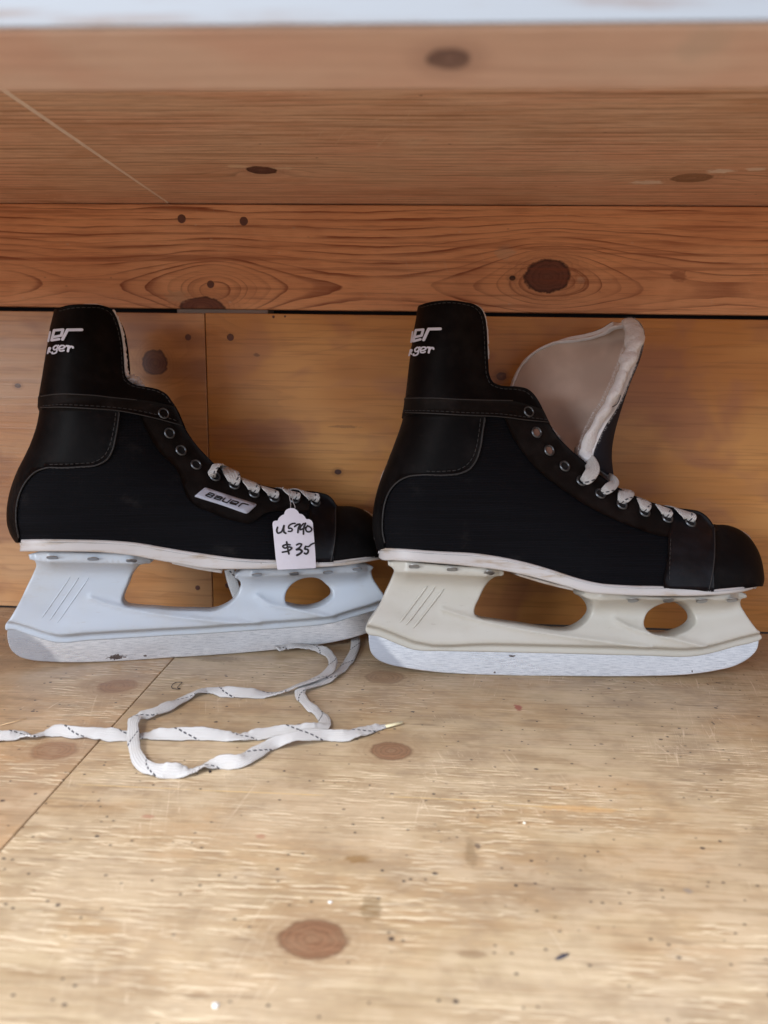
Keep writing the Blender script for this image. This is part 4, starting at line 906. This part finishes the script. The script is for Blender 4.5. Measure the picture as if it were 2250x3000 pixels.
for i in range(len(Nr)):
    a, b, c_ = Nr[i], Mr[i], Fr[i]
    for k in range(K):
        t = k / (K - 1)
        # cubic: near edge, then swing round the bulge, then the far edge
        p = (1-t)**3 * a + 3*(1-t)**2*t * ((b + (b - a) * .55) + np.array([.004, -.001, 0]) * min(1, nnrm_ if (nnrm_ := np.linalg.norm(a - c_) / .05) else 0)) + 3*(1-t)*t*t * ((b + (b - a) * .35) * .6 + c_ * .4 + np.array([0, .006, 0])) + t**3 * c_
        wob = .0012 * math.sin(i * .35 + t * 5) * math.sin(math.pi * t); p = p + np.array([wob, wob * .6, 0]); V_.append(p)
F_ = [(i*K+k, i*K+k+1, (i+1)*K+k+1, (i+1)*K+k) for i in range(len(Nr)-1) for k in range(K-1)]
tongue = mesh_obj('tongue', V_, F_, tan, SR.root, True, None, [navy, tan, felt]); tongue['label'] = 'tan-lined tongue with a white felt edge standing up out of the boot'
md = tongue.modifiers.new('thickness', 'SOLIDIFY'); md.thickness = .0045; md.offset = 1; md.material_offset = 1; md.material_offset_rim = 2
md2 = tongue.modifiers.new('smooth', 'SUBSURF'); md2.levels = 1; md2.render_levels = 1
# fleece roll on the near edge and round the top
Ed = list(Nr); ring = [Mr[-1]] + [Fr[i] for i in range(len(Fr) - 1, 8, -1)]
fz = MB(); edP = np.array(Ed); nj = np.array([np.convolve(rng.randn(len(edP) + 8), np.ones(3) / 3, 'same')[4:4 + len(edP)] for _ in range(3)]).T * .0006; edP = edP + nj * .6
edw = np.interp(np.arange(len(edP)), [0, 4, 14, 30, 50, len(edP) - 1], [.0038, .0046, .0050, .0048, .0050, .0034])
edw = edw * 1.3
cen = edP + np.array([-.0022, -.0008, .0005]); fz.add(tube(cen, edw * (1 + .22 * np.convolve(rng.randn(len(edw) + 8), np.ones(4) / 4, 'same')[4:4 + len(edw)]), 14, .6))
farP = np.array(ring); fz.add(tube(farP + np.array([.0004, 0, -.0010]), np.interp(np.arange(len(farP)), [0, 6, len(farP) - 1], [.0032, .0024, .0022]) * (.85 + .3 * rng.rand(len(farP))), 10, .5))
fz.v = [np.asarray(v_) + rng.randn(3) * .00022 for v_ in fz.v]
fo = fz.build('fleece_trim', felt, tongue); md = fo.modifiers.new('smooth', 'SUBSURF'); md.levels = 2; md.render_levels = 2
fb = MB()
for _ in range(5200):
    i = rng.randint(1, len(cen) - 1); a = rng.rand() * 6.283; tdir = cen[i + 1 if i + 1 < len(cen) else i] - cen[i - 1]; tdir /= np.linalg.norm(tdir)
    sv = np.cross(tdir, [0, -1., 0]); sv /= np.linalg.norm(sv); q = np.cross(tdir, sv); rad = sv * math.cos(a) + q * math.sin(a) * .55
    b0 = cen[i] + (cen[i + 1 if i + 1 < len(cen) else i] - cen[i]) * rng.rand() + rad * edw[i] * .97; ln = .0006 + .0012 * rng.rand()
    dr = (sv * math.cos(a) + q * math.sin(a)) + rng.randn(3) * .7; dr /= np.linalg.norm(dr); w_ = np.cross(dr, [0, 1., 0]); w_ /= np.linalg.norm(w_) + 1e-9
    fb.add(([b0 - w_ * .00006, b0 + w_ * .00006, b0 + dr * ln], [(0, 1, 2)]))
fb.build('fleece_fibres', felt, fo, False)
# split crease in the fleece
sp = MB()
for L_ in ([(1140, 655), (1132, 700), (1140, 745), (1155, 775)], [(1155, 775), (1130, 835), (1090, 862), (1050, 868)], [(1160, 690), (1150, 730)]):
    P3 = [SR.px3(*c14(*p), .0262) for p in smooth_line([np.array(p, float) for p in L_], 5)]; sp.add(tube(P3, .00030, 5))
sp.build('split_crease', navy, tongue)
# left boot: puffs of felt at the top of the throat
pf = MB()
for (px, py, n, r) in ((384, 1114, 6, .0048), (392, 1119, 3, .0050), (402, 1126, 0, .0034), (412, 1130, 2, .0026), (376, 1112, 8, .0030)):
    c0 = SL.px3(px, py, n / 1000); V2, F2 = [], []
    for i in range(9):
        for k in range(12):
            th, ph = math.pi * i / 8, 2 * math.pi * k / 12; rr = r * (1 + .12 * rng.randn() * (0 < i < 8)); V2.append(c0 + rr * np.array([math.sin(th) * math.cos(ph) * 1.15, math.sin(th) * math.sin(ph), math.cos(th) * .8]))
    for i in range(8):
        for k in range(12): F2.append((i*12+k, i*12+(k+1) % 12, (i+1)*12+(k+1) % 12, (i+1)*12+k))
    pf.add((V2, F2))
pf.build('tongue_felt', felt, SL.root)

# ------------------------------------------------------------------ printing and badge
def cr_(ox, oy, sc, L_): return [(ox + x / sc, oy + y / sc) for x, y in L_]
def conv(strokes, ox, oy, sc, dx=0, dy=0):
    return [([(ox + (x + dx) / sc, oy + (y + dy) / sc) for x, y in st[0]], st[1] / sc) for st in strokes]
ger = [([(470, 855), (438, 985)], 34), ([(470, 850), (500, 850), (478, 945), (500, 955)], 32), ([(610, 805), (570, 850), (580, 895), (635, 885), (665, 830), (640, 795), (610, 805)], 34), ([(680, 785), (690, 800)], 26), ([(650, 900), (630, 960), (580, 988), (535, 985), (545, 955)], 34),
       ([(705, 875), (790, 855), (822, 815), (790, 792), (735, 800), (695, 860), (705, 915), (750, 925), (800, 905)], 36), ([(860, 800), (905, 805), (880, 925)], -48), ([(905, 850), (940, 810), (980, 815), (985, 838)], 42)]
lA = [([(700, 640), (530, 668), (590, 430), (785, 415), (745, 555), (565, 590)], -58), ([(775, 645), (880, 425), (1150, 425)], -66), ([(500, 465), (455, 690)], -40)]
strokes_mesh(SL, 'printed_name', conv(lA, 100, 920, 8.295), 0, surf_map(SL, .0031), print_m)
strokes_mesh(SL, 'printed_name', conv(ger, 100, 920, 8.295), 0, surf_map(SL, .0031), print_m)
rA = [([(680, 560), (515, 600), (580, 335), (745, 325), (705, 470), (545, 505)], -56), ([(752, 575), (865, 318), (1115, 318)], -66), ([(505, 370), (468, 620)], -36)]
strokes_mesh(SR, 'printed_name', conv(rA, 1160, 930, 8.295), 0, surf_map(SR, .0031), print_m)
strokes_mesh(SR, 'printed_name', conv(ger, 1160, 930, 8.295, -18, -42), 0, surf_map(SR, .0031), print_m)
bdg = cr_(550, 1400, 7.213, [(145, 395), (330, 245), (360, 238), (395, 245), (900, 420), (1410, 580), (1440, 600), (1425, 625), (1275, 760), (1235, 778), (1190, 770), (700, 595), (160, 420), (142, 408)])
bq = np.array([SL.pix(*p) for p in bdg])
badge = shell(SL, 'badge', SL.outline, [], plain('silver_badge', (.45, .48, .58), .45, .1), off=.0024, poly=bq, skirt=.0008, both=False, step=.003)
B = [([(365, 402), (450, 352), (535, 382), (550, 400), (520, 415), (405, 380)], -24), ([(365, 405), (465, 445), (500, 435), (525, 412)], -24),
     ([(600, 418), (705, 450), (722, 468), (665, 508), (545, 468), (580, 440), (690, 478)], -24), ([(780, 470), (720, 525), (740, 540), (820, 565), (905, 500)], -24),
     ([(1010, 612), (890, 580), (885, 565), (945, 528), (1050, 555), (1062, 568), (1020, 590), (915, 562)], -24), ([(1062, 640), (1130, 582), (1150, 580), (1258, 612)], -24)]
strokes_mesh(SL, 'badge_lettering', conv(B, 550, 1400, 7.213), 0, surf_map(SL, .0027), plain('badge_ink', (.01, .01, .012), .5), parent=badge)

# ------------------------------------------------------------------ price tag
def tg_(L_): return cr_(780, 1400, 7.375, L_)
tout = smooth_line([np.array(p, float) for p in tg_([(135, 1000), (150, 950), (185, 930), (248, 918), (262, 885), (300, 840), (345, 808), (386, 792), (400, 745), (440, 692), (500, 664), (590, 660), (650, 690), (695, 738), (712, 772), (780, 792), (830, 838), (862, 890), (930, 897), (980, 930), (1003, 975)])], 4)
tout = np.vstack([tout, tg_([(1030, 1300), (1060, 1640), (1076, 1940), (1060, 1952)]), tg_([(660, 1968), (262, 1985), (240, 1975)]), tg_([(200, 1700), (165, 1340)])])
def ttag(px, py): return SL.px3(px, py, .0445)
tag = thing('price_tag', 'white scalloped paper price tag with handwriting, hanging from a lace of the badged skate', 'price tag', SL.mat.copy())
tu = np.array([SL.uv(p[0], p[1], .0445) for p in tout])
vv, tr = triangulate([tu], [tu], (), .006)
def bend(P): P = np.atleast_2d(P); v0 = tu[:, 1].min(); v1 = tu[:, 1].max(); k = (P[:, 1] - v0) / (v1 - v0); um = tu[:, 0].mean(); return .0445 + .0022 * np.sin(k * 2.6) - .5 * (P[:, 0] - um) ** 2 / .03 * .3 - .0125 * np.clip(k - .72, 0, 1)
m = M('tag_card'); P = m.xyz(); m.set(col=m.mix(m.noise(m.vec(P[0], P[1], P[2]), 120, 3), (.66, .64, .74), (.74, .72, .80)), rough=.7, spec=.2); card_m = m.m
ct = mesh_obj('tag_card', [(a[0], -h, a[1]) for a, h in zip(vv, bend(vv))], [tuple(f) for f in tr], card_m, tag, False); md = ct.modifiers.new('thickness', 'SOLIDIFY'); md.thickness = .0004; md.offset = 0
def tmap(q):
    u = np.array([SL.uv(p[0], p[1], .0446) for p in q]); return np.c_[u[:, 0], -(bend(u) + .00045), u[:, 1]]
ink = plain('black_marker_ink', (.010, .007, .010), .6)
w1 = [([(240, 1065), (222, 1130), (245, 1188), (310, 1172), (378, 1030)], 30), ([(378, 1030), (368, 1110), (385, 1175), (415, 1192)], 32), ([(618, 980), (565, 985), (475, 1055), (478, 1085), (530, 1085), (556, 1115), (535, 1148), (470, 1152)], 26),
      ([(608, 1048), (680, 1002), (722, 1000), (690, 1075), (676, 1178)], 30), ([(800, 985), (735, 1060), (722, 1115), (790, 1095), (848, 1065)], 26), ([(842, 980), (805, 1070), (797, 1212)], 30), ([(890, 1030), (845, 1100), (878, 1158), (940, 1158), (978, 1110), (940, 1060), (885, 1032)], 27)]
w2 = [([(508, 1440), (420, 1438), (352, 1472), (380, 1508), (500, 1488), (546, 1508), (480, 1568), (345, 1602)], 28), ([(435, 1380), (455, 1500), (485, 1638)], 30), ([(648, 1445), (710, 1418), (756, 1430), (740, 1470), (650, 1545)], 28), ([(650, 1545), (728, 1545), (765, 1582), (720, 1635), (660, 1668)], 36),
      ([(1042, 1405), (965, 1435), (912, 1480), (845, 1478)], 26), ([(845, 1478), (828, 1530), (895, 1550), (900, 1600), (860, 1640), (822, 1625)], 32)]
w1 = [(a, b * 1.3) for a, b in w1]; w2 = [(a, b * 1.3) for a, b in w2]
o = strokes_mesh(SL, 'handwriting', conv(w1, 780, 1400, 7.375), 0, tmap, ink, parent=tag)
o = strokes_mesh(SL, 'handwriting', conv(w2, 780, 1400, 7.375), 0, tmap, ink, parent=tag)
mb = MB()
for L_ in ([(545, 755, 36), (530, 690, 38), (530, 560, 34), (500, 400, 30), (480, 260, 22), (490, 240, 10)], [(570, 745, 36), (620, 660, 38), (575, 500, 33), (545, 300, 28), (500, 250, 20), (490, 240, 8)], [(490, 250, 12), (330, 235, 16), (370, 200, 22)]):
    P3 = smooth_line([SL.px3(780 + a / 7.375, 1400 + b / 7.375, c_ / 1000) for a, b, c_ in L_], 8); mb.add(tube(P3, .00028, 6))
mb.build('string', plain('grey_cotton_string', (.40, .36, .36), .8), tag)
mb = MB(); mb.add(disc(SL.px3(780 + 560 / 7.375, 1400 + 765 / 7.375, .0385), (0, -1, .0), .0016, .0009, .2)); mb.build('knot', plain('string_knot', (.68, .66, .74), .8), tag)

# ------------------------------------------------------------------ loose lace ends on the floor
inv = np.array(SL.mat.inverted())
def floor_lace(pts, name, w0=.0072, label=None):
    """pts: (px, py, roll degrees, height mm of the centre or None)"""
    Q = []
    for p in pts:
        roll = math.radians(p[2]); wd = w0 * (p[4] if len(p) > 4 else 1.0); z = (p[3] / 1000 if len(p) > 3 and p[3] is not None else wd / 2 * abs(math.sin(roll)) + .0009)
        c_ = on_z(p[0], p[1], z); Q.append(np.r_[c_, roll, wd])
    P = smooth_line(Q, 8); n_ = len(P); jt = np.convolve(rng.randn(n_ + 12), np.ones(7) / 7, 'same')[6:6 + n_]; j2 = np.convolve(rng.randn(n_ + 12), np.ones(5) / 5, 'same')[6:6 + n_]
    P[:, 3] += jt * .42; P[:, 4] *= 1 + j2 * .16; P[:, 2] += np.abs(jt) * .0006; S_ = []
    for i in range(len(P)):
        t = P[min(i+1, len(P)-1), :3] - P[max(i-1, 0), :3]; t[2] = 0; t /= np.linalg.norm(t) + 1e-12; sv = np.cross(t, [0, 0, 1.]); r = P[i, 3] * sv[1]
        S_.append(sv * math.cos(r) + np.array([0, 0, 1.]) * math.sin(r))
    Pl = (inv[:3, :3] @ P[:, :3].T).T + inv[:3, 3]; Sl = (inv[:3, :3] @ np.array(S_).T).T
    vf, U_ = ribbon(Pl, Sl, P[:, 4], .0013); mb = MB(); mb.add(vf, U_); o = mb.build(name, lace_m, SL.root)
    if label: o['label'] = label
    return o
floor_lace([(688, 1700, 0, 46), (694, 1740, 10, 30), (720, 1800, 20, 12), (820, 1840, 10, None), (960, 1842, 20, None), (1038, 1862, 25, None, 1), (1042, 1880, 20, None), (1034, 1915, 10), (1016, 1945, 5), (997, 1966, 10), (970, 1984, 30), (934, 2000, 20), (902, 2012, 0, 2.5), (882, 2020, -15, 3.2), (879, 2032, 20, 2.6), (888, 2050, 25), (910, 2072, 20), (934, 2090, -5), (950, 2110, 20), (950, 2128, 40), (925, 2136, 45), (880, 2139, 45), (816, 2143, 42), (753, 2153, 25), (703, 2161, -22), (660, 2158, 20), (613, 2151, 50), (550, 2150, 50), (500, 2151, 48), (450, 2152, 30), (415, 2156, -5), (380, 2158, 10), (325, 2153, 40), (282, 2149, 55), (217, 2146, 55), (163, 2141, 40), (123, 2151, -15), (95, 2158, -25), (60, 2154, 20), (25, 2155, 40), (-11, 2157, 40), (-90, 2165, 30)],
           'loose_lace', label='lace end that runs left out of the picture along the floor')
floor_lace([(812, 1903, 0, 3.5), (830, 1896, 25, 4), (853, 1893, 30, 4.5), (884, 1894, 25, 4.2), (918, 1897, 10, 3.5), (948, 1907, 15, 3.5), (971, 1926, 20, 4), (975, 1948, 25, 4.5), (958, 1972, 0, 4.5), (920, 1992, -12, 4.8), (875, 2008, -18, 4.5), (825, 2028, -18, 3), (780, 2036, 5), (726, 2031, 38), (658, 2027, 42), (610, 2023, 10), (575, 2028, -25), (550, 2042, -10), (506, 2064, 35), (452, 2086, 45), (415, 2098, 30, 3.5), (398, 2104, 5, 4.5), (391, 2120, 25, 5), (390, 2150, 30, 5), (393, 2185, 20, 4.5), (404, 2222, 20, 3), (427, 2246, 35), (470, 2258, 45), (524, 2261, 30), (562, 2259, -22), (590, 2248, -20), (636, 2236, 30), (703, 2230, 50), (752, 2204, 45), (807, 2177, 45), (850, 2160, 35, 6), (907, 2152, 40, 5.5), (961, 2155, 42), (1011, 2155, 40), (1065, 2142, 25), (1106, 2132, 5, None, .8), (1133, 2127, 0, None, .45)],
           'loose_lace', label='lace end looped over the other and ending in a yellowish tip')
mb = MB(); P3 = np.array([on_z(1130, 2128, .0016), on_z(1155, 2122, .0018), on_z(1179, 2116, .0018)]); P3 = (inv[:3, :3] @ P3.T).T + inv[:3, 3]
mb.add(tube(P3, [.0016, .0015, .0014], 8, .6)); mb.build('lace_tip', plain('yellowed_lace_tip', (.72, .66, .44), .4), SL.root)
# lace hanging behind the holder
px_ribbon(SL, [(672, 1668, -14, 8), (680, 1700, -14, 8), (694, 1740, -14, 8), (712, 1790, -12, 8)], [(1, 0, 0), (1, 0, .1), (1, 0, .3), (1, 0, .3)], name='loose_lace')

# ------------------------------------------------------------------ little things on the floor
loop = [(1390, 1415), (1400, 1395), (1420, 1382), (1450, 1378), (1472, 1378), (1455, 1400), (1440, 1425), (1460, 1432), (1400, 1430), (1388, 1412)]
mb = MB(); P3 = smooth_line([on_z(x / 2.765, 1500 + y / 2.765, .0006) for x, y in loop], 6); mb.add(tube(P3, .00022, 5))
o = mb.build('thread_scrap', plain('black_thread', (.015, .015, .018), .7)); o['label'] = 'tiny curled black thread on the floor above the lace loop'; o['category'] = 'thread'
def crumb(name, label, cat, px, py, r, col, st=(1, 1, .5), rot=0):
    c0 = on_z(px, py, r * st[2] * .8); V2, F2 = [], []; ca, sa = math.cos(rot), math.sin(rot)
    for i in range(7):
        for k in range(9):
            th, ph = math.pi * i / 6, 2 * math.pi * k / 9; rr = r * (1 + .16 * rng.randn() * (0 < i < 6)); x, y, z = rr * math.sin(th) * math.cos(ph) * st[0], rr * math.sin(th) * math.sin(ph) * st[1], rr * math.cos(th) * st[2]
            V2.append(c0 + np.array([x * ca - y * sa, x * sa + y * ca, z]))
    for i in range(6):
        for k in range(9): F2.append((i*9+k, i*9+(k+1) % 9, (i+1)*9+(k+1) % 9, (i+1)*9+k))
    mb = MB(); mb.add((V2, F2)); o = mb.build(name, plain(name + '_stuff', col, .7)); o['label'] = label; o['category'] = cat; return o
crumb('dirt_crumb', 'dark elongated crumb on the floor near the right front', 'crumb', 1648, 2801, .0013, (.05, .045, .06), (2.3, .6, .4), .5)
crumb('dirt_crumb', 'small black crumb just below the lowest bend of the lace', 'crumb', 615, 2260, .0011, (.03, .02, .02), (.7, 1.1, .4), .3)
crumb('paint_fleck', 'white round fleck on the bare floor at the very front', 'fleck', 630, 2945, .0011, (.85, .85, .82))
crumb('paint_fleck', 'white fleck above the big round knot in the floor', 'fleck', 967, 2643, .0008, (.85, .84, .80))
crumb('paint_fleck', 'pale fleck in the middle of the floor, right of centre', 'fleck', 1536, 2411, .0008, (.85, .82, .74))
mb = MB(); P3 = [on_z(0, 2125, .0006), on_z(40, 2115, .0012), on_z(79, 2104, .0006)]; mb.add(tube(P3, [.0002, .0003, .0001], 5)); o = mb.build('wood_splinter', plain('splinter', (.72, .52, .30), .6)); o['label'] = 'thin pale splinter on the floor at the left edge above the lace'; o['category'] = 'splinter'
